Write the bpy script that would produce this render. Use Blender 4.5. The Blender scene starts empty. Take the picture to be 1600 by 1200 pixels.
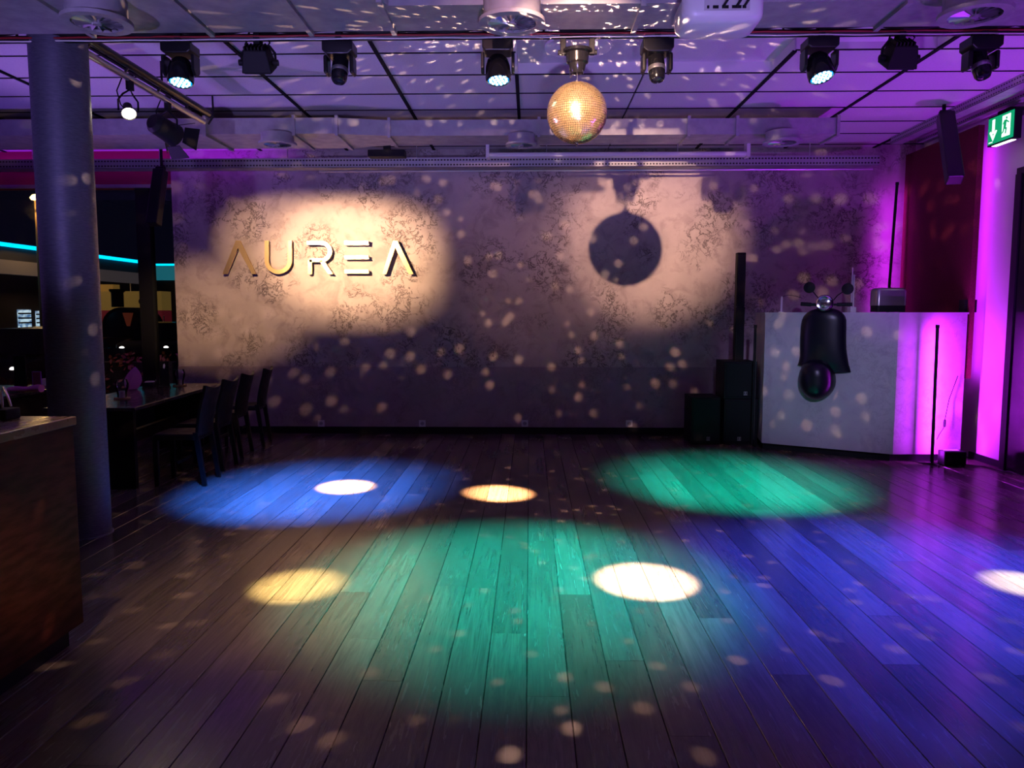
import bpy, math, random
from mathutils import Vector, Matrix
random.seed(7)
sc = bpy.context.scene
COL = sc.collection
R = math.radians

# ------------------------------------------------------------------ camera
F_PX = 1200.0
CAM = Vector((0, 0, 1.6))
PITCH, YAW = R(5.33), R(1.33)
fwd = Vector((-math.sin(YAW)*math.cos(PITCH), math.cos(YAW)*math.cos(PITCH), -math.sin(PITCH)))
rgt = Vector((math.cos(YAW), math.sin(YAW), 0))
upv = rgt.cross(fwd)
cam = bpy.data.cameras.new('camera'); camo = bpy.data.objects.new('camera', cam); COL.objects.link(camo)
cam.sensor_width = 36; cam.lens = 36*F_PX/1600; cam.clip_start = .05; cam.clip_end = 400
m = Matrix((rgt, upv, -fwd)).transposed().to_4x4(); m.translation = CAM
camo.matrix_world = m
sc.camera = camo

def ray(px, py): return fwd*F_PX + rgt*(px-800) + upv*(600-py)
def atY(px, py, Y): d = ray(px, py); return CAM + d*((Y-CAM.y)/d.y)
def atX(px, py, X): d = ray(px, py); return CAM + d*((X-CAM.x)/d.x)
def atZ(px, py, z): d = ray(px, py); return CAM + d*((z-CAM.z)/d.z)

# ------------------------------------------------------------------ world, view
w = bpy.data.worlds.new('night'); sc.world = w; w.use_nodes = True
w.node_tree.nodes['Background'].inputs[0].default_value = (.012, .012, .045, 1)
w.node_tree.nodes['Background'].inputs[1].default_value = .12
vs = sc.view_settings
vs.view_transform = 'Standard'; vs.look = 'None'; vs.gamma = 1; vs.use_curve_mapping = False
vs.exposure = 0.0
sc.cycles.use_denoising = True
sc.cycles.caustics_reflective = False; sc.cycles.caustics_refractive = False
sc.cycles.sample_clamp_indirect = 4

# ------------------------------------------------------------------ main dimensions
WY = 10.05            # front of back wall
ZC = 3.68             # ceiling
SX = 4.87             # right wall
TY, TZ = 5.25, 3.415   # lighting bar
HB = 1.6              # dj booth top

# ------------------------------------------------------------------ node helper
class NT:
    def __init__(s, nt): s.nt = nt
    def n(s, t, **kw):
        o = s.nt.nodes.new(t)
        for k, v in kw.items(): setattr(o, k, v)
        return o
    def put(s, sock, v):
        if isinstance(v, bpy.types.NodeSocket): s.nt.links.new(v, sock)
        else: sock.default_value = v
    def m(s, op, a, b=None, c=None):
        o = s.n('ShaderNodeMath', operation=op)
        s.put(o.inputs[0], a)
        if b is not None: s.put(o.inputs[1], b)
        if c is not None: s.put(o.inputs[2], c)
        return o.outputs[0]
    def step(s, v, a, b, x=0., y=1.):
        o = s.n('ShaderNodeMapRange', interpolation_type='SMOOTHSTEP')
        s.put(o.inputs[0], v)
        for i, q in enumerate((a, b, x, y)): o.inputs[i+1].default_value = q
        return o.outputs[0]
    def noise(s, vec, scale, detail=4, rough=.55, dist=0.):
        o = s.n('ShaderNodeTexNoise'); s.put(o.inputs['Vector'], vec)
        o.inputs['Scale'].default_value = scale; o.inputs['Detail'].default_value = detail
        o.inputs['Roughness'].default_value = rough; o.inputs['Distortion'].default_value = dist
        return o.outputs['Fac']
    def mix(s, fac, a, b):
        o = s.n('ShaderNodeMix', data_type='RGBA'); s.put(o.inputs['Factor'], fac)
        s.put(o.inputs['A'], a); s.put(o.inputs['B'], b)
        return o.outputs['Result']
    def map(s, vec, sc_=(1, 1, 1), loc=(0, 0, 0), rot=(0, 0, 0)):
        o = s.n('ShaderNodeMapping'); s.put(o.inputs[0], vec)
        o.inputs['Scale'].default_value = sc_; o.inputs['Rotation'].default_value = rot
        s.put(o.inputs['Location'], loc)
        return o.outputs[0]
    def bump(s, h, strength=.2, dist=.01):
        o = s.n('ShaderNodeBump'); o.inputs['Strength'].default_value = strength
        o.inputs['Distance'].default_value = dist; s.put(o.inputs['Height'], h)
        return o.outputs[0]

# ------------------------------------------------------------------ lights
def aim_obj(o, target):
    o.rotation_euler = (Vector(target)-o.location).to_track_quat('-Z', 'Y').to_euler()
def spot(name, loc, target, col, watt, deg, blend=.5, rad=.04):
    l = bpy.data.lights.new(name, 'SPOT'); l.color = col; l.energy = watt
    l.spot_size = R(deg); l.spot_blend = blend; l.shadow_soft_size = rad
    o = bpy.data.objects.new(name, l); COL.objects.link(o); o.location = loc; aim_obj(o, target)
    return o
def point(name, loc, col, watt, rad=.15):
    l = bpy.data.lights.new(name, 'POINT'); l.color = col; l.energy = watt; l.shadow_soft_size = rad
    o = bpy.data.objects.new(name, l); COL.objects.link(o); o.location = loc
    return o

# two spots hung behind the camera, their beams throw the mirror ball's shadow on the wall
KEY = Vector((-.37, 1.68, 3.29)); KEY2 = Vector((-.16, 2.76, 3.19))
spot('mirror_ball_spot', KEY, atY(1018, 366, WY), (1, .60, .42), 4300, 17.5, 1, .02)
spot('mirror_ball_spot', KEY2, atY(985, 365, WY), (1, .58, .45), 560, 24, 1, .008)
spot('mirror_ball_spot', KEY, atY(850, 390, WY), (1, .50, .52), 360, 24, 1, .02)
# narrow beams onto the dance floor from a second bar behind the camera
spot('dance_floor_warm_spot', (-1.9, 2.4, 3.4), atZ(430, 925, 0), (1, .66, .34), 300, 34, 1, .05)
def tight(px, py, src, col, watt, deg, blend=.35):
    spot('beam_light', src, atZ(px, py, 0), col, watt, deg, blend, .02)
tight(467, 915, (-1.6, 3.1, 3.45), (1, .80, .26), 9500, 10, .9)
tight(1010, 908, (.9, 3.1, 3.45), (1, .72, .48), 30000, 10.2, .6)
tight(1600, 913, (2.9, 3.1, 3.45), (1, .95, .55), 9000, 8, .9)
# added violet fill spots outside the frame, aimed up to tint ceiling and walls
spot('wall_fill', (4.4, 6.4, .25), (4.1, 7.6, 3.68), (.42, .02, 1), 340, 95, 1, .06)
spot('wall_fill', (4.4, 4.0, .25), (3.4, 5.0, 3.68), (.38, .03, 1), 260, 100, 1, .06)
spot('window_fill', (-6.2, 6.0, .3), (-4.6, 7.2, 3.68), (.26, .10, 1), 190, 100, 1, .06)
for bx_, bc_, bw_ in ((-2.4, (.40, .30, 1), 900), (.2, (.42, .32, 1), 900), (2.6, (.44, .16, 1), 420)):
    spot('ceiling_fill', (bx_, -.6, .9), (bx_*1.1, 6.6, 4.2), bc_, bw_, 42, 1, .06)
spot('window_fill', (-7.2, 6.6, .8), (-1.2, 7.2, 3.9), (.46, .20, 1), 520, 60, 1, .06)
spot('booth_fill', (1.2, 1.2, 3.4), (3.35, 8.6, .95), (.52, .46, 1), 900, 19, 1, .03)  # added fill from behind the camera to brighten the booth front
spot('bar_glow_fill', (.6, .5, 2.6), (-2.2, 3.12, .50), (1, .40, .07), 240, 9, 1, .03)  # added warm fill that makes the orange glow on the bar face
point('warm_fill', (-1.0, -2.2, 2.6), (1, .55, .22), 14)  # added dim warm fill behind the camera

# ------------------------------------------------------------------ mesh builder
class MB:
    def __init__(s): s.v = []; s.f = []
    def add(s, vs_, fs):
        b = len(s.v); s.v += [Vector(p) for p in vs_]; s.f += [tuple(i+b for i in q) for q in fs]; return s
    def box(s, x0, x1, y0, y1, z0, z1):
        return s.add([(x0,y0,z0),(x1,y0,z0),(x1,y1,z0),(x0,y1,z0),(x0,y0,z1),(x1,y0,z1),(x1,y1,z1),(x0,y1,z1)],
                     [(3,2,1,0),(4,5,6,7),(0,1,5,4),(1,2,6,5),(2,3,7,6),(3,0,4,7)])
    def hexa(s, a, b):   # two quads (lists of 4 points), same winding
        return s.add(list(a)+list(b), [(0,1,2,3),(7,6,5,4),(1,0,4,5),(2,1,5,6),(3,2,6,7),(0,3,7,4)])
    def cyl(s, p0, p1, r0, r1=None, n=16, caps=True):
        p0, p1 = Vector(p0), Vector(p1); r1 = r0 if r1 is None else r1
        d = (p1-p0).normalized(); a = d.orthogonal().normalized(); b = d.cross(a)
        vs_ = []
        for p, r in ((p0, r0), (p1, r1)):
            for i in range(n):
                t = 2*math.pi*i/n; vs_.append(p+(a*math.cos(t)+b*math.sin(t))*r)
        fs = [(i, (i+1) % n, n+(i+1) % n, n+i) for i in range(n)]
        if caps: fs += [tuple(range(n-1, -1, -1)), tuple(range(n, 2*n))]
        return s.add(vs_, fs)
    def lathe(s, prof, n=24, mat=None, arc=None):   # prof [(r,z)], axis z
        vs_ = []; fs = []
        for r, z in prof:
            for i in range(n):
                t = 2*math.pi*i/n; vs_.append(Vector((r*math.cos(t), r*math.sin(t), z)))
        for k in range(len(prof)-1):
            for i in range(n):
                j = (i+1) % n; fs.append((k*n+i, k*n+j, (k+1)*n+j, (k+1)*n+i))
        if prof[0][0] > 1e-4: fs.append(tuple(range(n-1, -1, -1)))
        if prof[-1][0] > 1e-4: fs.append(tuple(range((len(prof)-1)*n, len(prof)*n)))
        if mat is not None: vs_ = [mat @ p for p in vs_]
        return s.add(vs_, fs)
    def tube(s, pts, r, n=8):
        pts = [Vector(p) for p in pts]; vs_ = []; fs = []; a = None
        for k, p in enumerate(pts):
            d = (pts[min(k+1, len(pts)-1)]-pts[max(k-1, 0)]).normalized()
            a = d.orthogonal().normalized() if a is None else (a-d*a.dot(d)).normalized()
            b = d.cross(a)
            for i in range(n):
                t = 2*math.pi*i/n; vs_.append(p+(a*math.cos(t)+b*math.sin(t))*r)
        for k in range(len(pts)-1):
            for i in range(n):
                j = (i+1) % n; fs.append((k*n+i, k*n+j, (k+1)*n+j, (k+1)*n+i))
        fs += [tuple(range(n-1, -1, -1)), tuple(range((len(pts)-1)*n, len(pts)*n))]
        return s.add(vs_, fs)
    def prism(s, pts, ext):
        pts = [Vector(p) for p in pts]; n = len(pts); ext = Vector(ext)
        return s.add(pts+[p+ext for p in pts],
                     [tuple(range(n)), tuple(range(2*n-1, n-1, -1))]+[(i, n+i, n+(i+1) % n, (i+1) % n) for i in range(n)])
    def loft(s, rings, caps=True, closed=True):
        n = len(rings[0]); vs_ = [p for r in rings for p in r]; fs = []
        for k in range(len(rings)-1):
            for i in range(n if closed else n-1):
                j = (i+1) % n; fs.append((k*n+i, k*n+j, (k+1)*n+j, (k+1)*n+i))
        if caps: fs += [tuple(range(n-1, -1, -1)), tuple(range((len(rings)-1)*n, len(rings)*n))]
        return s.add(vs_, fs)
    def xf(s, mat): s.v = [mat @ p for p in s.v]; return s
    def build(s, name, mat, parent=None, smooth=None, bevel=0, world=False):
        me = bpy.data.meshes.new(name)
        off = Vector((0, 0, 0))
        if world and parent is not None:
            q = parent
            while q is not None: off = off+Vector(q.location); q = q.parent
        me.from_pydata([tuple(p-off) for p in s.v], [], s.f)
        me.materials.append(mat)
        import bmesh
        bm = bmesh.new(); bm.from_mesh(me); bmesh.ops.recalc_face_normals(bm, faces=bm.faces); bm.to_mesh(me); bm.free()
        if smooth:
            me.polygons.foreach_set('use_smooth', [True]*len(me.polygons)); me.set_sharp_from_angle(angle=R(smooth))
        o = bpy.data.objects.new(name, me); COL.objects.link(o); o.parent = parent
        if bevel:
            bv = o.modifiers.new('bevel', 'BEVEL'); bv.width = bevel; bv.segments = 2; bv.limit_method = 'ANGLE'
        return o
def box(*a): return MB().box(*a)

def tag(o, label, cat, group=None):
    o['label'] = label; o['category'] = cat
    if group: o['group'] = group
    return o
def thing(name, label, cat, loc=(0, 0, 0), rotz=0, group=None):
    o = bpy.data.objects.new(name, None); COL.objects.link(o); o.empty_display_size = .1
    o.location = loc; o.rotation_euler = (0, 0, rotz)
    return tag(o, label, cat, group)
def struct(o, label=None):
    o['kind'] = 'structure'
    if label: o['label'] = label
    return o
def copy_tree(o, parent=None):
    c = o.copy(); COL.objects.link(c); c.parent = parent
    for ch in list(o.children):
        if ch.type != 'LIGHT': copy_tree(ch, c)
    return c

# ------------------------------------------------------------------ materials
def mat(name, col, rough=.5, metal=0., emit=None, es=0., spec=.5, coat=0.):
    mt = bpy.data.materials.new(name); mt.use_nodes = True
    b = mt.node_tree.nodes['Principled BSDF']
    b.inputs['Base Color'].default_value = (*col, 1); b.inputs['Roughness'].default_value = rough
    b.inputs['Metallic'].default_value = metal; b.inputs['Specular IOR Level'].default_value = spec
    b.inputs['Coat Weight'].default_value = coat
    if emit: b.inputs['Emission Color'].default_value = (*emit, 1); b.inputs['Emission Strength'].default_value = es
    return mt
def noisy(name, c1, c2, scale=20, rough=.6, metal=0., stretch=(1, 1, 1), bump=.1, rvar=.1, spec=.5):
    mt = mat(name, c1, rough, metal, spec=spec); T = NT(mt.node_tree); b = mt.node_tree.nodes['Principled BSDF']
    tc = T.n('ShaderNodeTexCoord'); v = T.map(tc.outputs['Object'], stretch)
    f = T.noise(v, scale, 5)
    T.put(b.inputs['Base Color'], T.mix(T.step(f, .3, .7), (*c1, 1), (*c2, 1)))
    T.put(b.inputs['Roughness'], T.step(f, .2, .8, rough-rvar, rough+rvar))
    if bump: T.put(b.inputs['Normal'], T.bump(f, bump))
    return mt
def emis(name, col, s):
    mt = bpy.data.materials.new(name); mt.use_nodes = True; nt = mt.node_tree
    nt.nodes.remove(nt.nodes['Principled BSDF']); e = nt.nodes.new('ShaderNodeEmission')
    e.inputs[0].default_value = (*col, 1); e.inputs[1].default_value = s
    nt.links.new(e.outputs[0], nt.nodes['Material Output'].inputs[0]); return mt
def plaster(name, c, cd, veins=1., rough=.6):
    mt = mat(name, c, rough, spec=.3); T = NT(mt.node_tree); b = mt.node_tree.nodes['Principled BSDF']
    tc = T.n('ShaderNodeTexCoord').outputs['Object']
    big = T.noise(tc, 1.1, 5, .6); mid = T.noise(tc, 4.5, 6, .62, .6)
    v1 = T.noise(tc, 7., 9, .72, .55)
    ridge = T.m('ABSOLUTE', T.m('SUBTRACT', v1, .5))
    vein = T.m('MULTIPLY', T.step(ridge, .008, .03, 1, 0), T.step(T.noise(tc, 1.6, 4), .45, .60))
    vein = T.m('MULTIPLY', vein, veins)
    blotch = T.m('MULTIPLY', T.step(mid, .48, .68), .45)
    base = T.mix(T.step(big, .3, .7), (*[x*.86 for x in c], 1), (*[min(1, x*1.1) for x in c], 1))
    base = T.mix(blotch, base, (*cd, 1))
    base = T.mix(vein, base, (*[x*.45 for x in cd], 1))
    T.put(b.inputs['Base Color'], base)
    T.put(b.inputs['Roughness'], T.step(mid, .3, .7, rough-.12, rough+.12))
    T.put(b.inputs['Normal'], T.bump(T.m('SUBTRACT', mid, T.m('MULTIPLY', vein, .4)), .25, .006))
    return mt

M_wall = plaster('venetian_plaster', (.43, .355, .345), (.22, .165, .17), 1.)
M_wall2 = plaster('plain_plaster', (.33, .25, .27), (.21, .16, .18), .35)
M_booth = plaster('booth_plaster', (.42, .39, .41), (.28, .25, .29), .25, .5)
M_white = mat('white_paint', (.62, .60, .60), .7, spec=.2)
M_magwall = mat('side_wall_paint', (.55, .50, .52), .7, spec=.2)
M_tile = noisy('ceiling_board', (.60, .58, .58), (.55, .53, .54), 60, .85, bump=.05, spec=.2)
M_dark = mat('dark_void', (.01, .01, .012), .9, spec=.1)
M_black = mat('black_matte', (.008, .008, .010), .6, spec=.2)
M_blackg = mat('black_satin', (.008, .008, .010), .18, spec=.4)
M_blackm = mat('black_metal', (.007, .007, .009), .34, 0, spec=.35)
M_red = noisy('dark_red_fabric', (.17, .018, .045), (.11, .012, .03), 120, .9, bump=.15, spec=.1)
M_redpaint = mat('dark_red_paint', (.22, .02, .05), .6, spec=.2)
M_galv = noisy('galvanised_sheet', (.33, .32, .33), (.26, .25, .27), 9, .5, .15, bump=.02)
M_alu = mat('aluminium', (.62, .61, .62), .32, .9)
M_chrome = mat('chrome', (.85, .85, .87), .12, 1)
M_gold = mat('brushed_gold', (.83, .60, .30), .30, .85)
M_colm = noisy('brushed_steel_column', (.13, .13, .18), (.085, .085, .125), 26, .5, .45, (1, 1, 9), .03)
M_barwood = noisy('bar_wood', (.075, .016, .009), (.035, .008, .005), 6, .5, 0, (1, 1, 5), .05, spec=.1)
M_bartop = noisy('bar_top_wood', (.20, .12, .08), (.13, .075, .05), 8, .30, 0, (6, 1, 1), .03)
M_tablew = noisy('dark_table_wood', (.04, .03, .03), (.025, .018, .018), 10, .2, 0, (6, 1, 1), 0)
M_chair = noisy('black_chair_wood', (.007, .005, .005), (.004, .003, .003), 10, .42, bump=.0, spec=.25)
M_pink = mat('pink_napkin', (.75, .22, .50), .85, spec=.1)
M_paper = mat('white_paper', (.8, .78, .76), .8, spec=.2)
M_plastic = mat('white_plastic', (.70, .68, .68), .35)
M_frost = mat('candle_wax', (.85, .80, .74), .6)
M_cork = mat('wooden_coaster', (.35, .19, .08), .6)

def glass_thin():
    mt = bpy.data.materials.new('window_glass'); mt.use_nodes = True; nt = mt.node_tree; T = NT(nt)
    nt.nodes.remove(nt.nodes['Principled BSDF'])
    tr = T.n('ShaderNodeBsdfTransparent'); tr.inputs[0].default_value = (.92, .94, .95, 1)
    gl = T.n('ShaderNodeBsdfGlossy'); gl.inputs['Roughness'].default_value = .03; gl.inputs['Color'].default_value = (.9, .9, .9, 1)
    fr = T.n('ShaderNodeFresnel'); fr.inputs[0].default_value = 1.45
    mx = T.n('ShaderNodeMixShader'); T.put(mx.inputs[0], fr.outputs[0]); T.put(mx.inputs[1], tr.outputs[0]); T.put(mx.inputs[2], gl.outputs[0])
    nt.links.new(mx.outputs[0], nt.nodes['Material Output'].inputs[0]); return mt
M_pane = glass_thin()

def plank_mat():
    mt = mat('oak_plank', (.15, .11, .09), .34); T = NT(mt.node_tree); b = mt.node_tree.nodes['Principled BSDF']
    tc = T.n('ShaderNodeTexCoord').outputs['Object']; oi = T.n('ShaderNodeObjectInfo').outputs['Random']
    cb = T.n('ShaderNodeCombineXYZ'); T.put(cb.inputs[0], T.m('MULTIPLY', oi, 37.)); T.put(cb.inputs[1], T.m('MULTIPLY', oi, 91.))
    v = T.map(tc, (9, .9, 1), cb.outputs[0])
    g = T.noise(v, 3.2, 7, .65, 1.4); fine = T.noise(T.map(tc, (60, 2.2, 1), cb.outputs[0]), 2, 4)
    c = T.mix(T.step(g, .3, .72), (.125, .098, .086, 1), (.070, .052, .045, 1))
    c = T.mix(T.m('MULTIPLY', T.step(fine, .5, .7), .35), c, (.06, .042, .035, 1))
    k = T.step(oi, 0, 1, .66, 1.25)
    hs = T.n('ShaderNodeHueSaturation'); T.put(hs.inputs['Value'], k); T.put(hs.inputs['Color'], c)
    T.put(b.inputs['Base Color'], hs.outputs[0])
    wear = T.noise(tc, 1.3, 4)
    T.put(b.inputs['Roughness'], T.step(T.m('ADD', T.m('MULTIPLY', g, .5), T.m('MULTIPLY', wear, .5)), .3, .7, .15, .30))
    T.put(b.inputs['Normal'], T.bump(T.m('ADD', g, T.m('MULTIPLY', fine, .6)), .05, .003))
    return mt
M_plank = plank_mat()

def perforated():
    mt = mat('perforated_tray', (.42, .42, .44), .42, .7); T = NT(mt.node_tree); b = mt.node_tree.nodes['Principled BSDF']
    tc = T.n('ShaderNodeTexCoord').outputs['UV']
    s = T.n('ShaderNodeSeparateXYZ'); T.put(s.inputs[0], tc)
    fx = T.m('ABSOLUTE', T.m('SUBTRACT', T.m('FRACT', T.m('MULTIPLY', s.outputs[0], 26.)), .5))
    fz = T.m('ABSOLUTE', T.m('SUBTRACT', T.m('FRACT', T.m('MULTIPLY', s.outputs[1], 2.)), .5))
    hole = T.m('MULTIPLY', T.m('LESS_THAN', fx, .30), T.m('LESS_THAN', fz, .16))
    T.put(b.inputs['Base Color'], T.mix(hole, (.42, .42, .44, 1), (.015, .015, .015, 1)))
    T.put(b.inputs['Metallic'], T.m('SUBTRACT', .7, T.m('MULTIPLY', hole, .7)))
    return mt
M_perf = perforated()

# ------------------------------------------------------------------ the room
floor = struct(box(-9, SX+.3, -3, WY+.3, -.16, -.022).build('floor', M_dark), 'dark wooden plank dance floor')
PW = .18
pm = MB()
hw, hl, t, c = PW/2-.0012, .5, .022, .0022
pm.loft([[(-hw,-hl,-t),(hw,-hl,-t),(hw,hl,-t),(-hw,hl,-t)], [(-hw,-hl,-c),(hw,-hl,-c),(hw,hl,-c),(-hw,hl,-c)],
         [(-hw+c,-hl+.0003,0),(hw-c,-hl+.0003,0),(hw-c,hl-.0003,0),(-hw+c,hl-.0003,0)]])
plank0 = pm.build('plank', M_plank, floor); first = True
YA, YB = 2.3, WY-.002
k = 0; x = SX-.02-PW/2
while x > -5.05:
    y = YA - ((k*1.37) % 2.0)
    while y < YB:
        L = random.choice((1.8, 2.0, 2.2, 2.4)); a, b_ = max(y, YA), min(y+L, YB)
        if b_-a > .02:
            if first: o = plank0; first = False
            else: o = plank0.copy(); COL.objects.link(o)
            o.location = (x, (a+b_)/2, 0); o.scale = (1, b_-a-.0012, 1)
        y += L
    k += 1; x -= PW
pf = MB()
xl = x
xx = SX-.02-PW/2
while xx > -8.9:
    y = -2.9 - random.random()
    ymax = YA-.002 if xx > xl+.01 else WY+.2
    while y < ymax:
        L = random.choice((1.8, 2.0, 2.3)); a, b_ = max(y, -2.95), min(y+L, ymax)
        if b_-a > .05: pf.box(xx-PW/2+.0015, xx+PW/2-.0015, a+.001, b_-.001, -.022, 0)
        y += L
    xx -= PW
po = pf.build('plank_field', M_plank, floor); po['kind'] = 'stuff'

# ceiling with boards in a grid, a shallow pocket in the middle
ceil = struct(box(-9, SX+.3, -3, WY+.3, 3.86, 3.96).build('ceiling', M_dark), 'board ceiling with dark joints')
CX0, CTX, CY0, CTY = -.12, 1.115, 6.38, .58
tile0 = box(-CTX/2+.009, CTX/2-.009, -CTY/2+.006, CTY/2-.006, 0, .02).build('ceiling_board', M_tile, ceil); first = True
def pocket(ix, iy): return (ix in (0, 1) and iy <= 0) or (ix == 2 and iy <= -1)
for ix in range(-8, 5):
    for iy in range(-16, 7):
        xc, yc = CX0+(ix+.5)*CTX, CY0+(iy+.5)*CTY
        if xc > SX or yc > WY+.3 or yc < -3: continue
        if first: o = tile0; first = False
        else: o = tile0.copy(); COL.objects.link(o)
        o.location = (xc, yc, 3.77 if pocket(ix, iy) and iy > -7 else ZC)
for ix in range(-7, 5):
    X = CX0+ix*CTX
    y1 = WY
    if ix == 1: continue
    box(X-.016, X+.016, (6.96 if ix == 0 else 6.4 if ix == 2 else 3.0), y1, ZC-.012, ZC+.004).build('ceiling_runner', M_dark, ceil)
for iy in range(-2, 7):
    Y_ = CY0+iy*CTY
    for xa_, xb_ in (((-8.9, CX0), (CX0+3*CTX, SX)) if iy < 0 else ((-8.9, CX0), (CX0+2*CTX, SX)) if iy == 0 else ((-8.9, SX),)):
        box(xa_, xb_, Y_-.009, Y_+.009, ZC-.006, ZC+.003).build('ceiling_joint', M_dark, ceil)
fx0, fx2, fx3 = CX0, CX0+2*CTX, CX0+3*CTX
fy0, fy1 = CY0+CTY, CY0
for a in ((fx0-.01, fx2+.01, fy0-.01, fy0+.01), (fx2-.01, fx2+.01, fy1, fy0), (fx2, fx3+.01, fy1-.01, fy1+.01), (fx0-.02, fx0+.01, 2.3, fy0), (fx3-.01, fx3+.02, 2.3, fy1)):
    box(*a, ZC+.001, 3.80).build('pocket_fascia', M_white, ceil)
for px, py, r in ((903, 74, .27), (1346, 64, .27)):
    p = atZ(px, py, 3.74)
    MB().lathe([(r, 0), (r, .02), (r-.03, .034), (0, .034)], 32, Matrix.Translation((p.x, p.y, 3.735))).build('round_ceiling_panel', M_plastic, ceil, 30)

# back wall: plaster above, slightly proud plaster plinth below
XL = atY(276, 500, WY).x
bw = struct(box(XL, SX+.2, WY, WY+.3, 0, 3.86).build('wall_back', M_wall), 'textured plaster back wall')
JZ = atY(700, 573, WY).z
box(XL, SX, WY-.012, WY+.01, .09, JZ).build('lower_wall_board', M_wall2, bw)
struct(box(XL, SX, WY-.028, WY-.001, 0, .092).build('baseboard_back', M_black))
sw = struct(box(SX, SX+.2, -3, WY, 0, 3.86).build('wall_right', M_magwall), 'side wall washed in magenta light')
struct(box(-9.2, -9, -3, WY+.3, 0, 3.86).build('wall_left', M_wall2))
struct(box(-9, SX, -3.2, -3, 0, 3.86).build('wall_near', M_wall2))
struct(box(SX-.02, SX-.001, 7.9, 8.5, 0, .07).build('baseboard_right', M_black))

# door at the far right
dy1 = atX(1578, 500, SX-.03).y
d1 = struct(box(SX-.05, SX-.002, dy1-2.1, dy1, 2.96, 3.02).build('door_1', M_black), 'black framed door at the right edge')
for a in ((dy1-.09, dy1), (dy1-1.1, dy1-1.0), (dy1-2.1, dy1-2.01)):
    box(SX-.06, SX-.002, *a, 0, 2.96).build('door_frame', M_black, d1)
for a in ((dy1-1.0, dy1-.09), (dy1-2.01, dy1-1.1)):
    box(SX-.045, SX-.02, *a, .02, 2.95).build('door_pane', M_blackg, d1)
box(SX-.5, SX-.01, dy1-2.1, dy1+.05, .0005, .006).build('threshold', M_alu, d1)
for vtx in bpy.data.objects['threshold'].data.vertices:
    if vtx.co.x < SX-.3: vtx.co.x = SX-.03

# window side: bulkhead, frame, glass
GY = WY+.12
zb1, zb0 = atY(150, 262, GY).z, atY(150, 295, GY).z
bh = struct(box(-9, XL, GY-.1, GY+.1, zb0, 3.86).build('wall_window_head', M_redpaint), 'dark red bulkhead above the windows')
box(-9, XL, GY-.13, GY-.1, zb0-.01, zb0+.035).build('head_rail', M_alu, bh)
w1 = struct(box(-9, XL, GY-.05, GY+.05, .0, .42).build('window_1', M_black), 'dark window front onto the night street')
pxm = [atY(229, 400, GY).x, -7.8]
edges = [XL] + pxm + [-9]
for i, X in enumerate(pxm):
    box(X-.09, X+.09, GY-.06, GY+.06, .42, zb0).build('mullion', M_black, w1)
for i in range(len(edges)-1):
    box(edges[i+1], edges[i], GY-.006, GY+.006, .42, zb0).build('window_pane', M_pane, w1)

# right side: dark red fabric panel standing off the wall
PX = 4.69
py0 = atX(1523, 400, PX).y
pzb = atX(1522, 593, PX).z
wp = struct(box(PX-.03, PX+.03, py0, 9.86, pzb, 3.54).build('trim_1', M_red), 'dark red fabric panel on the right wall')
box(PX+.03, SX, py0+.8, py0+.86, pzb+.1, 3.3).build('mounting_batten', M_black, wp)
box(PX+.03, SX, 9.4, 9.46, pzb+.1, 3.3).build('mounting_batten', M_black, wp)
M_led_m = emis('magenta_led', (.56, .02, 1.0), 16)
M_led_v = emis('violet_led', (.40, .02, 1.0), 46)
box(PX+.04, PX+.06, py0+.13, py0+.17, pzb+.02, 3.4).build('led_strip', M_led_m, wp)

# ------------------------------------------------------------------ cable trays and coves
def tray(name, p0, p1, h, wd, label, nrm):
    p0, p1, nrm = Vector(p0), Vector(p1), Vector(nrm)
    t_ = thing(name, label, 'cable tray', p0, 0, 'perforated cable trays under the ceiling')
    L = (p1-p0).length
    q = [p0, p1, p1+Vector((0, 0, h)), p0+Vector((0, 0, h))]
    m_ = MB(); m_.add(q+[v+nrm*.004 for v in q], [(0,1,2,3),(7,6,5,4),(0,4,5,1),(2,6,7,3)])
    o = m_.build('side_rail', M_perf, t_, world=True)
    uv = o.data.uv_layers.new(name='UVMap')
    for lp in o.data.loops:
        v = o.data.vertices[lp.vertex_index].co
        uv.data[lp.index].uv = ((Vector((v.x, v.y, 0))).length, v.z/h)
    b_ = MB(); q = [p0, p1, p1+nrm*wd, p0+nrm*wd]
    b_.add(q+[v+Vector((0, 0, .004)) for v in q], [(3,2,1,0),(4,5,6,7),(0,1,5,4),(2,3,7,6)])
    b_.build('tray_bottom', M_galv, t_, world=True)
    n = int(L/1.6)
    for i in range(n):
        v = p0+(p1-p0)*((i+.5)/n)+nrm*wd*.5
        MB().cyl(v, (v.x, v.y, ZC), .006, n=6).build('hanger_rod', M_alu, t_, world=True)
    return t_
BTY = 9.55
zt0, zt1 = atY(700, 261, BTY).z, atY(700, 246, BTY).z
tray('cable_tray', (-8.6, BTY, zt0), (4.2, BTY, zt0), zt1-zt0, .2, 'long perforated cable tray along the top of the plaster back wall', (0, 1, 0))
zr = atX(1600, 128, 4.3).z
tray('cable_tray', (4.3, 3.2, zr), (4.3, 9.5, zr), .08, .14, 'perforated cable tray nearer the room middle on the right side', (1, 0, 0))
zr2 = atX(1600, 150, 4.66).z
tray('cable_tray', (4.62, 3.2, zr2-.02), (4.62, 9.5, zr2-.02), .08, .12, 'perforated cable tray close to the right wall above the exit sign', (1, 0, 0))
rail = MB().tube([(-2.6, BTY+.06, zt0-.035), (4.15, BTY+.06, zt0-.035)], .012)
tag(rail.build('curtain_rail', M_alu, None, 40), 'thin metal curtain rail hung just below the long back cable tray', 'rail')
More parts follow.
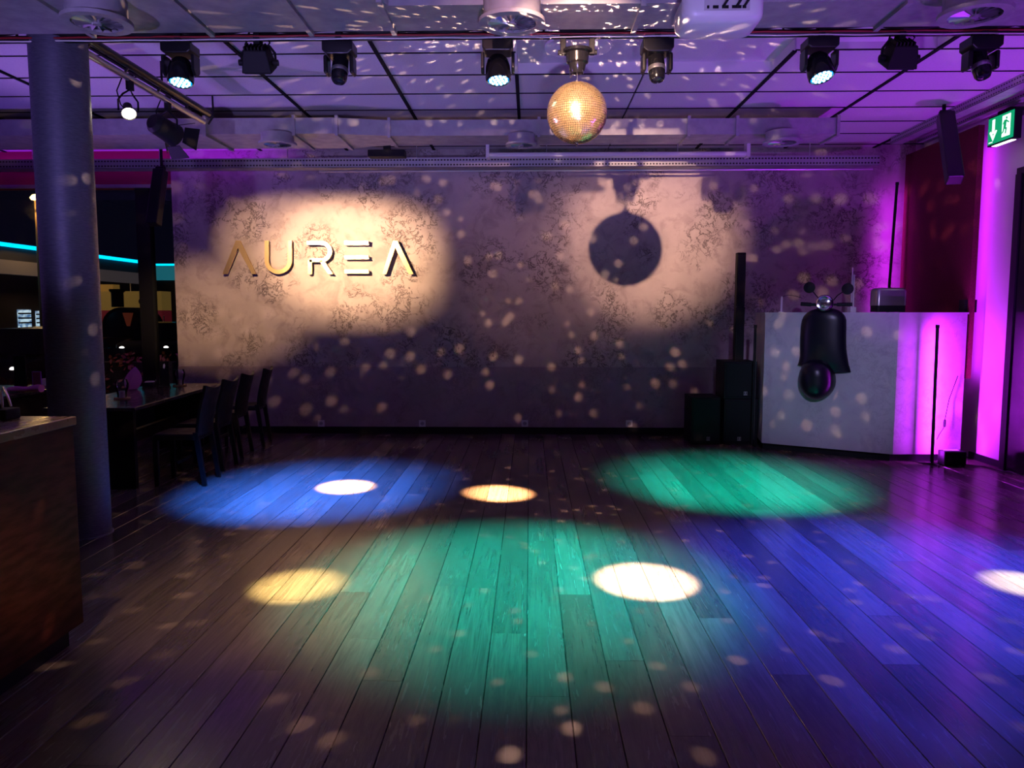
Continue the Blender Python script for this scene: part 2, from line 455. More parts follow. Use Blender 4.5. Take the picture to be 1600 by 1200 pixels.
# LED coves
def cove(name, a, m_, label):
    t_ = thing(name, label, 'led strip', ((a[0]+a[1])/2, (a[2]+a[3])/2, a[4]))
    box(*a[:4], a[4]-.012, a[4]-.001).build('profile', M_alu, t_, world=True)
    MB().add([(a[0]+.003,a[2]+.003,a[4]),(a[1]-.003,a[2]+.003,a[4]),(a[1]-.003,a[3]-.003,a[4]),(a[0]+.003,a[3]-.003,a[4])], [(0,1,2,3)]).build('light_line', m_, t_, world=True)
cove('led_cove', (-8.5, -3.2, BTY+.23, BTY+.26, zt0+.05), M_led_v, 'violet light line above the cable tray in front of the windows')
cove('led_cove', (4.48, 4.51, 3.4, 9.4, zr+.03), M_led_m, 'magenta light line between the two cable trays on the right')
cove('led_cove', (-2.9, 4.0, BTY+.23, BTY+.25, zt0+.04), emis('dim_violet_led', (.35, .25, 1.0), 1.6), 'dim violet light line above the tray over the back wall')

# roller screen case and dark box under the ceiling
a, b_ = atY(762, 246, 9.3), atY(1168, 237, 9.3)
t_ = thing('projection_screen', 'long white roller screen case under the ceiling before the back wall', 'screen', (a.x, 9.3, a.z))
box(a.x, b_.x, 9.26, 9.38, a.z, b_.z).build('case', M_plastic, t_, bevel=.02, world=True)
for X in (a.x, b_.x): box(X-.02, X+.02, 9.25, 9.39, a.z-.01, ZC).build('end_bracket', M_white, t_, world=True)
a, b_ = atY(577, 247, 9.3), atY(634, 236, 9.3)
t_ = thing('wall_speaker_box', 'small dark flat box under the ceiling left of the screen case', 'box', (a.x, 9.3, a.z))
box(a.x, b_.x, 9.2, 9.36, a.z, b_.z).build('body', M_black, t_, bevel=.01, world=True)
box((a.x+b_.x)/2-.04, (a.x+b_.x)/2+.04, 9.25, 9.3, b_.z, ZC).build('bracket', M_black, t_, world=True)

# ------------------------------------------------------------------ ventilation ducts
def duct(name, segs, flanges, label):
    # segs: list of (x, y0, y1, z0, z1) cross-sections
    t_ = thing(name, label, 'duct', (segs[0][0], (segs[0][1]+segs[0][2])/2, segs[0][3]))
    def ring(x, y0, y1, z0, z1, g=0): return [(x, y0-g, z0-g), (x, y1+g, z0-g), (x, y1+g, z1+g), (x, y0-g, z1+g)]
    MB().loft([ring(*s_) for s_ in segs]).build('body', M_galv, t_, world=True)
    def at(x):
        for s0, s1 in zip(segs, segs[1:]):
            if s0[0] <= x <= s1[0]:
                f = (x-s0[0])/(s1[0]-s0[0]); return [p+(q-p)*f for p, q in zip(s0[1:], s1[1:])]
    for x in flanges:
        c_ = at(x)
        MB().loft([ring(x-.015, *c_, g=.022), ring(x+.015, *c_, g=.022)]).build('flange', M_galv, t_, world=True)
    return t_
nz = 3.38
yb, yf = atZ(900, 46, nz).y, atZ(900, 6, nz).y
X = lambda px, y: atZ(px, y, nz).x
duct('ventilation_duct', [(-8, yf-.35, yb, nz, 3.64), (X(570, 20), yf-.35, yb, nz, 3.64), (X(612, 20), yf, yb, nz, 3.64), (4.15, yf, yb, nz, 3.64)],
     [X(100, 24), X(300, 24), X(466, 24), X(604, 24), X(998, 24), X(1397, 20)], 'large metal ventilation duct overhead in front of the spotlight bar')
fz = 3.40
y0, y1, y1b = atZ(900, 211, fz).y, atZ(900, 225, fz).y, atZ(500, 232, fz).y
X = lambda px, y: atZ(px, y, fz).x
zt = atY(900, 186, y0).z
duct('ventilation_duct', [(-8.4, y0-.12, y1b, fz, zt), (X(520, 210), y0-.12, y1b, fz, zt), (X(606, 210), y0, y1, fz, zt), (X(1308, 211), y0, y1, fz, zt)],
     [X(330, 215), X(458, 208), X(525, 208), X(607, 211), X(842, 211), X(1075, 211), X(1150, 211), X(1305, 211)], 'far metal ventilation duct running behind the mirror ball')

def diffuser(px, py, z, ztop, r, label):
    p = atZ(px, py, z)
    t_ = thing('swirl_diffuser', label, 'air vent', (p.x, p.y, z), 0, 'round swirl diffusers under the ducts')
    MB().lathe([(r*.86, .02), (r*.86, ztop-z)], 32).build('drum', M_galv, t_, 30)
    o = MB(); n = 40
    prof = [(r*.72, .015), (r*.72, 0), (r, 0), (r, .022), (r*.86, .022)]
    o.lathe(prof, n); o.f = [q for q in o.f if len(q) == 4]
    o.build('rim', M_galv, t_, 30)
    MB().lathe([(0, .03), (r*.72, .03)], n).build('throat', M_dark, t_)
    MB().lathe([(0, -.004), (r*.12, -.004), (r*.14, .01), (r*.14, .03)], 20).build('hub', M_galv, t_, 30)
    bl = MB(); q = .10
    bl.add([(r*.13, -.003, .002), (r*.73, -.012, .002), (r*.73, .012, .024), (r*.13, .003, .014)], [(0,1,2,3)])
    b0 = bl.build('blade', M_alu, t_)
    for i in range(1, 16):
        b2 = b0.copy(); COL.objects.link(b2); b2.parent = t_; b2.rotation_euler = (0, 0, 2*math.pi*i/16)
diffuser(152, 38, 3.24, nz, .19, 'round swirl air vent above the steel column')
diffuser(800, 38, 3.24, nz, .19, 'round swirl air vent overhead just left of the mirror ball')
diffuser(1523, 26, 3.24, nz, .19, 'round swirl air vent at the top right of the room')
diffuser(434, 227, 3.29, fz, .19, 'round swirl air vent under the far duct near the left')
diffuser(815, 228, 3.29, fz, .16, 'round swirl air vent under the far duct left of the mirror ball')
diffuser(1222, 224, 3.29, fz, .19, 'round swirl air vent under the far duct towards the right')

# ------------------------------------------------------------------ lighting bar with cables
t_ = thing('lighting_bar', 'long black spotlight bar with cable bundle across the ceiling', 'truss', (0, TY, TZ))
xa, xb = -5.2, 4.2
MB().tube([(xa, TY, TZ), (xb, TY, TZ)], .025, 12).build('main_tube', M_blackm, t_, 40, world=True)
MB().tube([(xa, TY+.02, TZ+.13), (xb, TY+.02, TZ+.13)], .020, 12).build('upper_tube', M_blackm, t_, 40, world=True)
for i in range(24):
    x = xa+.2+i*(xb-xa-.4)/23
    MB().cyl((x, TY, TZ), (x, TY+.02, TZ+.13), .008, n=6).build('strut', M_blackm, t_, world=True)
for i in range(6):
    x = xa+.5+i*(xb-xa-1)/5
    MB().cyl((x, TY+.02, TZ+.13), (x, TY+.02, ZC+.1), .012, n=8).build('hanger', M_blackm, t_, world=True)
for j, (mt_, r_, dz, dy) in enumerate(((M_black, .022, .055, -.02), (M_black, .018, .085, -.03), (M_black, .016, .03, -.035), (mat('red_cable', (.25, .01, .015), .5), .007, -.002, -.036), (M_plastic, .005, -.022, -.034))):
    pts = []; n = 90
    for i in range(n):
        x = xa+.1+(xb-xa-.2)*i/(n-1)
        pts.append((x, TY+dy, TZ+dz+(.012 if j < 3 else .002)*math.sin(i*1.3+j*2)+(.008 if j < 3 else 0)*math.sin(i*.37+j)))
    MB().tube(pts, r_, 7).build('cable', mt_, t_, 60, world=True)

# left side pipe with two spotlights
pa, pb = atZ(128, 72, TZ), atZ(318, 190, TZ)
PXL = pb.x
t_ = thing('lighting_pipe', 'aluminium pipe with rail running back from the bar on the left', 'pipe', (PXL, pa.y, TZ))
MB().tube([(PXL, TY+.05, TZ), (PXL, pb.y, TZ)], .026, 12).build('main_tube', M_alu, t_, 40, world=True)
MB().tube([(PXL+.05, TY+.05, TZ+.075), (PXL+.05, pb.y, TZ+.075)], .03, 12).build('upper_tube', M_blackm, t_, 40, world=True)
for i in range(5):
    y = TY+.25+i*.52
    MB().cyl((PXL, y, TZ), (PXL+.05, y, TZ+.075), .01, n=6).build('strut', M_blackm, t_, world=True)
    if i % 2 == 0: MB().cyl((PXL+.05, y, TZ+.075), (PXL+.05, y, ZC), .01, n=6).build('hanger', M_blackm, t_, world=True)

# ------------------------------------------------------------------ stage lamps
def aim_mat(pivot, target):
    d = (Vector(target)-Vector(pivot)).normalized()
    q = d.to_track_quat('-Z', 'Y'); return Matrix.Translation(Vector(pivot)) @ q.to_matrix().to_4x4()
M_lens_dark = mat('dark_lens', (.02, .02, .03), .08)
M_bluehead = emis('lit_blue_leds', (.0, .28, 1.0), 2.6)
M_ledcore = emis('lit_white_leds', (.40, .80, 1.0), 6)

def clamp(t_, x, y, z):
    m_ = MB().box(x-.02, x+.02, y-.035, y+.035, z-.05, z+.035)
    m_.cyl((x-.02, y, z), (x+.02, y, z), .042, n=14)
    m_.build('clamp', M_black, t_, world=True)
    MB().tube([(x-.05, y, z+.02), (x-.08, y-.02, z-.05), (x-.05, y-.02, z-.07), (x-.02, y, z-.09)], .006, 6).build('power_cable', M_black, t_, 60, world=True)
    MB().tube([(x+.05, y, z+.02), (x+.085, y-.02, z-.04), (x+.06, y-.02, z-.07), (x+.03, y, z-.09)], .005, 6).build('safety_wire', M_black, t_, 60, world=True)

def wash_head(px, target, label, lit):
    x = atY(px, 90, TY).x; y, z = TY, TZ
    t_ = thing('moving_head', label, 'stage light', (x, y, z-.16), 0, 'moving head lamps on the bar')
    clamp(t_, x, y, z)
    b_ = MB(); w_, d_, h_ = .10, .08, .07; zt_ = z-.045
    prof = [(-w_, 0), (-w_, -h_*.75), (-w_*.8, -h_), (w_*.8, -h_), (w_, -h_*.75), (w_, 0)]
    b_.prism([(x+u, y-d_, zt_+v) for u, v in prof], (0, 2*d_, 0)); b_.build('base', M_blackm, t_, bevel=.006, world=True)
    piv = Vector((x, y, zt_-.165))
    for s_ in (-1, 1):
        a_ = MB(); a_.prism([(x+s_*.09, y-.05, zt_-.07), (x+s_*.09, y+.05, zt_-.07), (x+s_*.09, y+.05, zt_-.17), (x+s_*.09, y+.02, zt_-.2), (x+s_*.09, y-.02, zt_-.2), (x+s_*.09, y-.05, zt_-.17)], (s_*.02, 0, 0))
        a_.build('yoke_arm', M_blackm, t_, bevel=.004, world=True)
    A = aim_mat(piv, target) @ Matrix.Scale(1.06, 4)
    hd = MB().lathe([(0, .075), (.045, .075), (.066, .05), (.076, .01), (.080, -.05), (.078, -.075), (.070, -.082), (.066, -.074)], 28, A).build('head', M_blackg, t_, 35, world=True)
    MB().lathe([(0, -.074), (.066, -.074)], 28, A).build('lens_plate', M_bluehead if lit else M_lens_dark, hd, world=True)
    ld = MB()
    for rr, nn in ((0, 1), (.026, 6), (.050, 12)):
        for i in range(nn):
            tt = 2*math.pi*i/max(nn, 1)
            ld.lathe([(0, -.084), (.006, -.083), (.0095, -.078), (.0095, -.0745)], 8, A @ Matrix.Translation((rr*math.cos(tt), rr*math.sin(tt), 0)))
    ld.build('led_array', M_ledcore if lit else M_lens_dark, hd, 60, world=True)
    return piv+(Vector(target)-piv).normalized()*.11
def spot_head(px, target, label):
    x = atY(px, 90, TY).x; y, z = TY, TZ
    t_ = thing('moving_head', label, 'stage light', (x, y, z-.16), 0, 'moving head lamps on the bar')
    clamp(t_, x, y, z)
    zt_ = z-.045
    MB().prism([(x-.1, y-.08, zt_), (x-.1, y-.08, zt_-.06), (x-.07, y-.08, zt_-.085), (x+.07, y-.08, zt_-.085), (x+.1, y-.08, zt_-.06), (x+.1, y-.08, zt_)], (0, .16, 0)).build('base', M_blackm, t_, bevel=.006, world=True)
    piv = Vector((x, y, zt_-.16))
    for s_ in (-1, 1):
        MB().box(x+min(s_*.072, s_*.1), x+max(s_*.072, s_*.1), y-.055, y+.055, zt_-.2, zt_-.08).build('yoke_arm', M_blackm, t_, bevel=.015, world=True)
    A = aim_mat(piv, target) @ Matrix.Scale(.92, 4)
    hd = MB().lathe([(0, .085), (.04, .085), (.058, .07), (.06, -.02), (.056, -.085), (.045, -.105), (.04, -.098)], 24, A).build('head', M_blackg, t_, 35, world=True)
    MB().lathe([(.0615, -.005), (.0625, -.012), (.0625, -.03), (.0615, -.036)], 24, A).build('silver_ring', M_alu, hd, 35, world=True)
    MB().lathe([(0, -.108), (.025, -.105), (.04, -.098)], 24, A).build('lens', M_lens_dark, hd, 35, world=True)
    return piv+(Vector(target)-piv).normalized()*.14
def par_can(px, target, label):
    x = atY(px, 90, TY).x; y, z = TY, TZ
    t_ = thing('floodlight', label, 'stage light', (x, y, z-.16), 0, 'flood lamps on the bar')
    clamp(t_, x, y, z)
    MB().tube([(x-.115, y, z-.165), (x-.11, y, z-.1), (x-.075, y, z-.055), (x, y, z-.045), (x+.075, y, z-.055), (x+.11, y, z-.1), (x+.115, y, z-.165)], .009, 6).build('yoke', M_black, t_, 60, world=True)
    piv = Vector((x, y, z-.16)); A = aim_mat(piv, target)
    b_ = MB(); b_.hexa([A @ Vector(p) for p in ((-.075, -.06, .09), (.075, -.06, .09), (.075, .06, .09), (-.075, .06, .09))],
                       [A @ Vector(p) for p in ((-.1, -.085, -.05), (.1, -.085, -.05), (.1, .085, -.05), (-.1, .085, -.05))])
    hd = b_.build('housing', M_black, t_, bevel=.008, world=True)
    for s_ in (-1, 1):
        MB().lathe([(0, .03), (.02, .03), (.022, 0), (.016, -.01)], 12, A @ Matrix.Translation((s_*.10, 0, 0)) @ Matrix.Rotation(s_*math.pi/2, 4, 'Y')).build('tilt_knob', M_black, hd, 40, world=True)
    MB().box(-.085, .085, -.07, .07, -.056, -.0505).xf(A).build('front_glass', M_lens_dark, hd, world=True)
    fl = MB()
    for i in range(6): fl.box(-.07+.0233*i, -.062+.0233*i, -.055, .055, .088, .11)
    fl.xf(A).build('cooling_fins', M_black, hd, world=True)
    return piv+(Vector(target)-piv).normalized()*.1

G = lambda px, py: atZ(px, py, 0)
fwdtilt = lambda px: Vector((atY(px, 90, TY).x, TY, 0))
BLUE, TEAL = (.03, .17, 1.0), (0, .80, .62)
p = wash_head(282, Vector((atY(282, 90, TY).x+.12, 4.5, 0)), 'moving head with glowing blue lens at the left end of the bar', True)
spot('moving_head_beam', p+Vector((.0, .12, -.02)), G(485, 768), BLUE, 8600, 44, 1, .05)
p = par_can(404, Vector((-1.9, 7.2, 0)), 'black floodlight in a round yoke, first from the left')
p = spot_head(531, Vector((-1.35, 4.0, 0)), 'moving head with a silver ring on its black barrel')
spot('moving_head_beam', p+Vector((0, .16, 0)), G(541, 761), (1, .66, .36), 24000, 9.8, .6, .02)
p = wash_head(778, Vector((-.05, 4.6, 0)), 'moving head with glowing blue lens beside the mirror ball', True)
spot('moving_head_beam', p+Vector((.0, .0, -.03)), G(800, 900), TEAL, 3600, 52, 1, .05)
p = spot_head(1026, Vector((.95, 4.4, 0)), 'unlit glossy black moving head just right of the mirror ball')
spot('moving_head_beam', p+Vector((0, .16, 0)), G(780, 771), (1, .52, .22), 32000, 10.8, .8, .02)
p = wash_head(1280, Vector((2.45, 4.2, 0)), 'moving head with bluish white lens turned towards the right', True)
spot('moving_head_beam', p+Vector((-.05, .12, -.02)), G(1150, 756), TEAL, 5600, 42, 1, .05)
p = par_can(1405, Vector((2.35, 7.4, 0)), 'black floodlight tilted backwards on the right part of the bar')
p = spot_head(1532, Vector((3.3, 4.2, 0)), 'unlit moving head at the right end of the bar')
spot('moving_head_beam', p+Vector((0, 0, -.02)), G(1420, 905), (.03, .06, 1.0), 3600, 62, 1, .05)

# left spotlights on the pipe
def pipe_lamp(y, target, label, lit, barn):
    x, z = PXL, TZ
    t_ = thing('spotlight', label, 'stage light', (x, y, z-.2))
    MB().box(x-.018, x+.018, y-.03, y+.03, z-.09, z+.03).build('clamp', M_black, t_, world=True)
    piv = Vector((x-.02, y, z-.25)); A = aim_mat(piv, target)
    ax = A.to_3x3() @ Vector((1, 0, 0)); r_ = .07 if not barn else .12
    MB().tube([piv-ax*r_, piv-ax*r_+Vector((0, 0, .08)), piv-ax*r_*.5+Vector((0, 0, .13)), (x, y, z-.085), piv+ax*r_*.5+Vector((0, 0, .13)), piv+ax*r_+Vector((0, 0, .08)), piv+ax*r_], .008, 6).build('yoke', M_black, t_, 60, world=True)
    MB().tube([(x-.05, y-.02, z), (x-.09, y-.03, z-.1), (x-.07, y-.02, z-.2), piv+Vector((-.04, 0, .03))], .005, 6).build('power_cable', M_black, t_, 60, world=True)
    if not barn:
        A = A @ Matrix.Scale(.74, 4)
        hd = MB().lathe([(0, .12), (.03, .12), (.045, .10), (.05, .02), (.072, -.02), (.078, -.045), (.072, -.05), (.066, -.03)], 24, A).build('housing', M_black, t_, 35, world=True)
        MB().lathe([(0, -.036), (.067, -.036)], 24, A).build('lamp_face', emis('lit_lamp_face', (1, .86, .66), 30), hd, world=True)
    else:
        hd = MB().lathe([(0, .16), (.06, .16), (.085, .13), (.09, -.02), (.10, -.08), (.098, -.10), (.085, -.095), (.08, -.06)], 24, A).build('housing', M_black, t_, 35, world=True)
        MB().lathe([(0, -.066), (.08, -.066)], 24, A).build('lamp_face', emis('lit_fresnel', (1, .84, .62), 14), hd, world=True)
        for i in range(4):
            B = A @ Matrix.Rotation(i*math.pi/2, 4, 'Z')
            MB().hexa([B @ Vector(v) for v in ((-.07, .095, -.10), (.07, .095, -.10), (.07, .10, -.10), (-.07, .10, -.10))],
                      [B @ Vector(v) for v in ((-.10, .16, -.20), (.10, .16, -.20), (.10, .166, -.20), (-.10, .166, -.20))]).build('barn_door', M_black, hd, world=True)
    return piv, A
yl1 = atX(203, 135, PXL).y
piv, A = pipe_lamp(yl1, (-1.7, 4.0, .6), 'small lit spotlight glaring white beside the steel column', True, False)
spot('pipe_spot_light', piv+(Vector((-1.7, 4.0, .6))-piv).normalized()*.09, (-1.6, 4.2, 0), (1, .74, .46), 25, 62, 1, .04)
yl2 = atX(262, 165, PXL).y
tgt = atY(520, 415, WY)
piv, A = pipe_lamp(yl2, (tgt.x+.6, tgt.y, tgt.z), 'black barn door spotlight on the left pipe aimed at the gold letters', True, True)
L2 = piv+(tgt-piv).normalized()*.22

# light with framing shutters for the letter sign
l = bpy.data.lights.new('letter_spot', 'SPOT'); l.energy = 1650; l.color = (1, .62, .34); l.spot_size = R(120); l.spot_blend = .2; l.shadow_soft_size = .02
lo = bpy.data.objects.new('letter_spot', l); COL.objects.link(lo); lo.location = L2; aim_obj(lo, tgt)
l.use_nodes = True; T = NT(l.node_tree); em = l.node_tree.nodes['Emission']
s = T.n('ShaderNodeSeparateXYZ'); T.put(s.inputs[0], T.n('ShaderNodeNewGeometry').outputs['Incoming'])
kk = T.m('DIVIDE', WY-L2.y, T.m('MAXIMUM', s.outputs[1], .05))
wx = T.m('ADD', T.m('MULTIPLY', s.outputs[0], kk), L2.x); wz = T.m('ADD', T.m('MULTIPLY', s.outputs[2], kk), L2.z)
def sup(px, py, hx, hy, e, lo_, hi_):
    c_ = atY(px, py, WY); sx_, sz_ = hx*WY/1200, hy*WY/1200
    u = T.m('POWER', T.m('ABSOLUTE', T.m('DIVIDE', T.m('SUBTRACT', wx, c_.x), sx_)), e)
    v = T.m('POWER', T.m('ABSOLUTE', T.m('DIVIDE', T.m('SUBTRACT', wz, c_.z), sz_)), e)
    return T.step(T.m('ADD', u, v), lo_, hi_, 1, 0)
main = sup(518, 412, 180, 106, 3.4, .30, 1.45)
hot = T.m('ADD', .27, T.m('MULTIPLY', sup(560, 402, 150, 95, 2, .0, 1.4), .9))
low = T.m('MULTIPLY', sup(335, 490, 150, 85, 2, .0, 1.6), .26)
mask = T.m('MAXIMUM', T.m('MULTIPLY', main, hot), low)
T.put(em.inputs['Strength'], mask)

# ------------------------------------------------------------------ mirror ball
bc = atY(901.5, 177, TY); br = 45.5*(bc-CAM).length/math.hypot(F_PX, 500)*1.0
br = 45.5*TY/F_PX*1.0
t_ = thing('mirror_ball', 'mirror ball tinted gold for reflected warm light, hanging from its black motor', 'mirror ball', bc)
MB().lathe([(br*.97*math.sin(math.pi*i/24), -br*.97*math.cos(math.pi*i/24)) for i in range(25)], 48).build('core', M_dark, t_, 60)
tl = MB(); rows = 42
for i in range(rows):
    a0, a1 = math.pi*(i+.06)/rows, math.pi*(i+.94)/rows; am = (a0+a1)/2
    n = max(6, int(2*rows*math.sin(am)))
    for j in range(n):
        b0, b1 = 2*math.pi*(j+.05)/n, 2*math.pi*(j+.95)/n; bm_ = (b0+b1)/2
        P = lambda a_, b__: Vector((math.sin(a_)*math.cos(b__), math.sin(a_)*math.sin(b__), -math.cos(a_)))*br
        c_ = P(am, bm_); nn = (c_.normalized()+Vector((random.gauss(0, .035), random.gauss(0, .035), random.gauss(0, .035)))).normalized()
        q = [P(a0, b0), P(a0, b1), P(a1, b1), P(a1, b0)]
        q = [v-nn*((v-c_).dot(nn)) for v in q]
        tl.add(q, [(0, 1, 2, 3)])
M_mirror = mat('warm_tinted_mirror', (.95, .70, .34), .22, .86)  # gold base colour carries the warm light the mirrors reflect
tt = tl.build('mirror_tiles', M_mirror, t_); tt['kind'] = 'stuff'
MB().lathe([(0, -br-.018), (.006, -br-.016), (.007, -br-.004), (.014, -br+.004)], 12).build('bottom_eye', M_chrome, t_, 40)
MB().lathe([(.028, br-.006), (.028, br+.006), (.008, br+.012), (.006, br+.10), (.006, TZ-bc.z-.24)], 16).build('shaft', M_chrome, t_, 40)
MB().tube([(-.005+.045*math.sin(i*.7)*(1 if i not in (0, 13) else .2), .03*math.cos(i*.9), br+.015+.13*abs(math.sin(i*.55))) for i in range(14)], .0028, 6).build('safety_wire', M_chrome, t_, 60)
mz = TZ-bc.z
MB().lathe([(0, mz-.25), (.036, mz-.245), (.047, mz-.225), (.058, mz-.185), (.072, mz-.176), (.078, mz-.12), (.098, mz-.113), (.098, mz-.095), (0, mz-.09)], 28).build('motor_housing', M_blackg, t_, 30)
for s_ in (-1, 1):
    MB().box(s_*.095-.018, s_*.095+.018, -.02, .02, mz-.125, mz-.005).build('motor_bracket', M_black, t_, bevel=.004)
    MB().cyl((s_*.09, 0, mz-.11), (s_*.128, 0, mz-.11), .016, n=10).build('bracket_bolt', M_black, t_, 40)
MB().box(-.12, .12, -.03, .03, mz-.012, mz+.03).build('mounting_plate', M_black, t_)
# reflections leaving the facets: one lamp at each face of the ball, split into many small beams
for i, ax in enumerate(((1,0,0),(-1,0,0),(0,1,0),(0,-1,0),(0,0,1),(0,0,-1))):
    ax = Vector(ax)
    lo = point('mirror_ball_reflection', bc+ax*br*1.06, (1, .62, .42), (260, 260, 300, 420, 300, 480)[i], 0.0)
    l = lo.data; l.use_nodes = True; T = NT(l.node_tree); em = l.node_tree.nodes['Emission']
    inc = T.n('ShaderNodeNewGeometry').outputs['Incoming']
    s = T.n('ShaderNodeSeparateXYZ'); T.put(s.inputs[0], inc)
    k = i//2; sg = 1 if i % 2 == 0 else -1
    main_ = T.m('MULTIPLY', s.outputs[k], sg)
    oth = [T.m('MULTIPLY', T.m('ABSOLUTE', s.outputs[j]), 1. if i == 5 else .6) for j in range(3) if j != k]
    sec = T.m('MULTIPLY', T.m('GREATER_THAN', main_, oth[0]), T.m('GREATER_THAN', main_, oth[1]))
    if i == 3: sec = T.m('MULTIPLY', sec, T.m('GREATER_THAN', s.outputs[2], -.25))
    vo = T.n('ShaderNodeTexVoronoi'); T.put(vo.inputs['Vector'], inc); vo.inputs['Scale'].default_value = (19, 19, 19, 16, 16, 16)[i]; vo.inputs['Randomness'].default_value = .95
    dot = T.step(vo.outputs['Distance'], *((.14, .30), (.22, .36), (.12, .26))[(0, 0, 0, 1, 1, 2)[i]], 1, 0)
    T.put(em.inputs['Strength'], T.m('MULTIPLY', dot, sec))
    lo.parent = t_; lo.location = ax*br*(1.06, 1.06, 1.06, 1.06, .9, 1.3)[i]+Vector((0, .15 if i == 4 else 0, 0))

# ------------------------------------------------------------------ projector
pz = 3.14
yr, yfp = atZ(1130, 34, pz).y, atZ(1130, 64, pz).y
cxp = atZ(1131, 34, pz).x; hwp = (atZ(1196, 34, pz).x-atZ(1068, 34, pz).x)/2
t_ = thing('projector', 'white ceiling projector overhead right of the mirror ball', 'projector', (cxp, (yr+yfp)/2, pz))
m_ = MB(); rings = []
def rrect(cx, cy, hx, hy, r, z, n=6):
    o = []
    for qx, qy, a0 in ((1, 1, 0), (-1, 1, 90), (-1, -1, 180), (1, -1, 270)):
        for i in range(n+1):
            a_ = R(a0+90*i/n); o.append(Vector((cx+qx*(hx-r)+r*math.cos(a_), cy+qy*(hy-r)+r*math.sin(a_), z)))
    return o
D = (yfp-yr)/2+.02; cyp = (yr+yfp)/2
for z_, g in ((pz, .045), (pz+.012, .018), (pz+.035, .003), (pz+.06, 0), (pz+.12, 0), (pz+.15, .012), (pz+.16, .04)):
    rings.append(rrect(cxp, cyp, hwp-g, D-g, .07, z_))
m_.loft(rings); pj = m_.build('body', M_plastic, t_, 40, world=True)
box(cxp-.11, cxp+.13, cyp-D-.002, cyp-D+.01, pz+.05, pz+.12).build('connector_panel', mat('grey_plastic', (.5, .48, .48), .5), t_, world=True)
for i, (dx, w_) in enumerate(((-.09, .012), (-.05, .03), (.0, .035), (.06, .05), (.1, .02))):
    box(cxp+dx-w_/2, cxp+dx+w_/2, cyp-D-.006, cyp-D, pz+.06, pz+.075).build('socket', M_black, t_, world=True)
for dx, k in ((-.01, .06), (.06, .03), (.1, 0)):
    MB().tube([(cxp+dx, cyp-D-.005, pz+.07), (cxp+dx+.02, cyp-D-.05, pz+.10), (cxp+dx+.03, cyp-D-.03, pz+.2), (cxp+.05, cyp-.05, pz+.35), (cxp+.05, cyp, ZC)], .007, 7).build('cable', M_black, t_, 60, world=True)
MB().cyl((cxp, cyp, pz+.15), (cxp, cyp, ZC+.05), .025).build('mount_pole', M_white, t_, 40, world=True)
MB().cyl((cxp-.1, cyp+D-.02, pz+.08), (cxp-.1, cyp+D+.02, pz+.08), .045).build('lens', M_lens_dark, t_, 40, world=True)

# ------------------------------------------------------------------ steel column
cf = atZ(142, 846, 0); crad = .185
cc = Vector((atZ(131, 800, 0).x*1, cf.y+crad, 0))
cc.x = (atY(62, 290, cc.y).x+atY(143, 290, cc.y).x)/2; crad = (atY(143, 290, cc.y).x-atY(62, 290, cc.y).x)/2
t_ = thing('steel_column', 'round brushed steel column beside the bar', 'column', (cc.x, cc.y, 0))
MB().lathe([(crad, 0.0), (crad, ZC)], 64).build('shaft', M_colm, t_, 30)
MB().lathe([(crad+.012, 0.0), (crad+.012, .006), (crad, .010)], 64).build('base_ring', M_colm, t_, 30)

# ------------------------------------------------------------------ wall sign, gold letters
SYF, SYB = WY-.085, WY-.05
C = lambda u, v: atY(260+u/3.636, 250+v/3.636, SYF)
t_ = thing('wall_sign', 'gold metal capital letters reading AUREA on the plaster wall', 'sign', C(860, 650))
def stroke(pts, wd):
    pts = [Vector((p[0], p[1])) for p in pts]; Ls, Rs = [], []
    for i, p in enumerate(pts):
        d0 = (p-pts[i-1]).normalized() if i else None
        d1 = (pts[i+1]-p).normalized() if i < len(pts)-1 else None
        if d0 is None: n_ = Vector((-d1.y, d1.x)); k_ = 1
        elif d1 is None: n_ = Vector((-d0.y, d0.x)); k_ = 1
        else:
            n_ = (Vector((-d0.y, d0.x))+Vector((-d1.y, d1.x))).normalized(); k_ = 1/max(.4, n_.dot(Vector((-d0.y, d0.x))))
        Ls.append(p+n_*wd*.5*k_); Rs.append(p-n_*wd*.5*k_)
    return Ls+Rs[::-1]
def letter(polys):
    m_ = MB()
    for q in polys: m_.prism([C(*v) for v in q], (0, SYB-SYF, 0))
    o = m_.build('letter', M_gold, t_, world=True)
    st = MB()
    for q in polys:
        c_ = C(*q[0]); c2 = C(*q[len(q)//2])
        for f in (.25, .75):
            pnt = c_+(c2-c_)*f
    return o
def lam(apx, ap, fl, fr):
    return [[(fl[0], 648), (fl[1], 648), (apx, ap+42), (fr[0], 648), (fr[1], 648), (apx+13, ap), (apx-13, ap)]]
# the A without crossbar is split at its apex so each half is a simple convex shape
def lam2(apx, fl, fr):
    return [[(fl[0], 648), (fl[1], 648), (apx, 500), (apx, 458), (apx-12, 458)], [(fr[1], 648), (fr[0], 648), (apx, 500), (apx, 458), (apx+12, 458)]]
letter(lam2(405, (318, 344), (486, 508)))
arc = lambda cx, cy, r, a0, a1, n=14: [(cx+r*math.cos(R(a0+(a1-a0)*i/n)), cy+r*math.sin(R(a0+(a1-a0)*i/n))) for i in range(n+1)]
up = stroke([(569, 458), (569, 566)]+arc(635, 570, 66, 180, 0, 18)+[(701, 566), (701, 458)], 23)
n_ = len(up)//2
letter([[up[i], up[i+1], up[2*n_-2-i], up[2*n_-1-i]] for i in range(n_-1)])
rp = stroke([(797, 471), (875, 471)]+arc(880, 520, 49, -90, 90, 14)+[(875, 569), (812, 569)], 23)
n_ = len(rp)//2
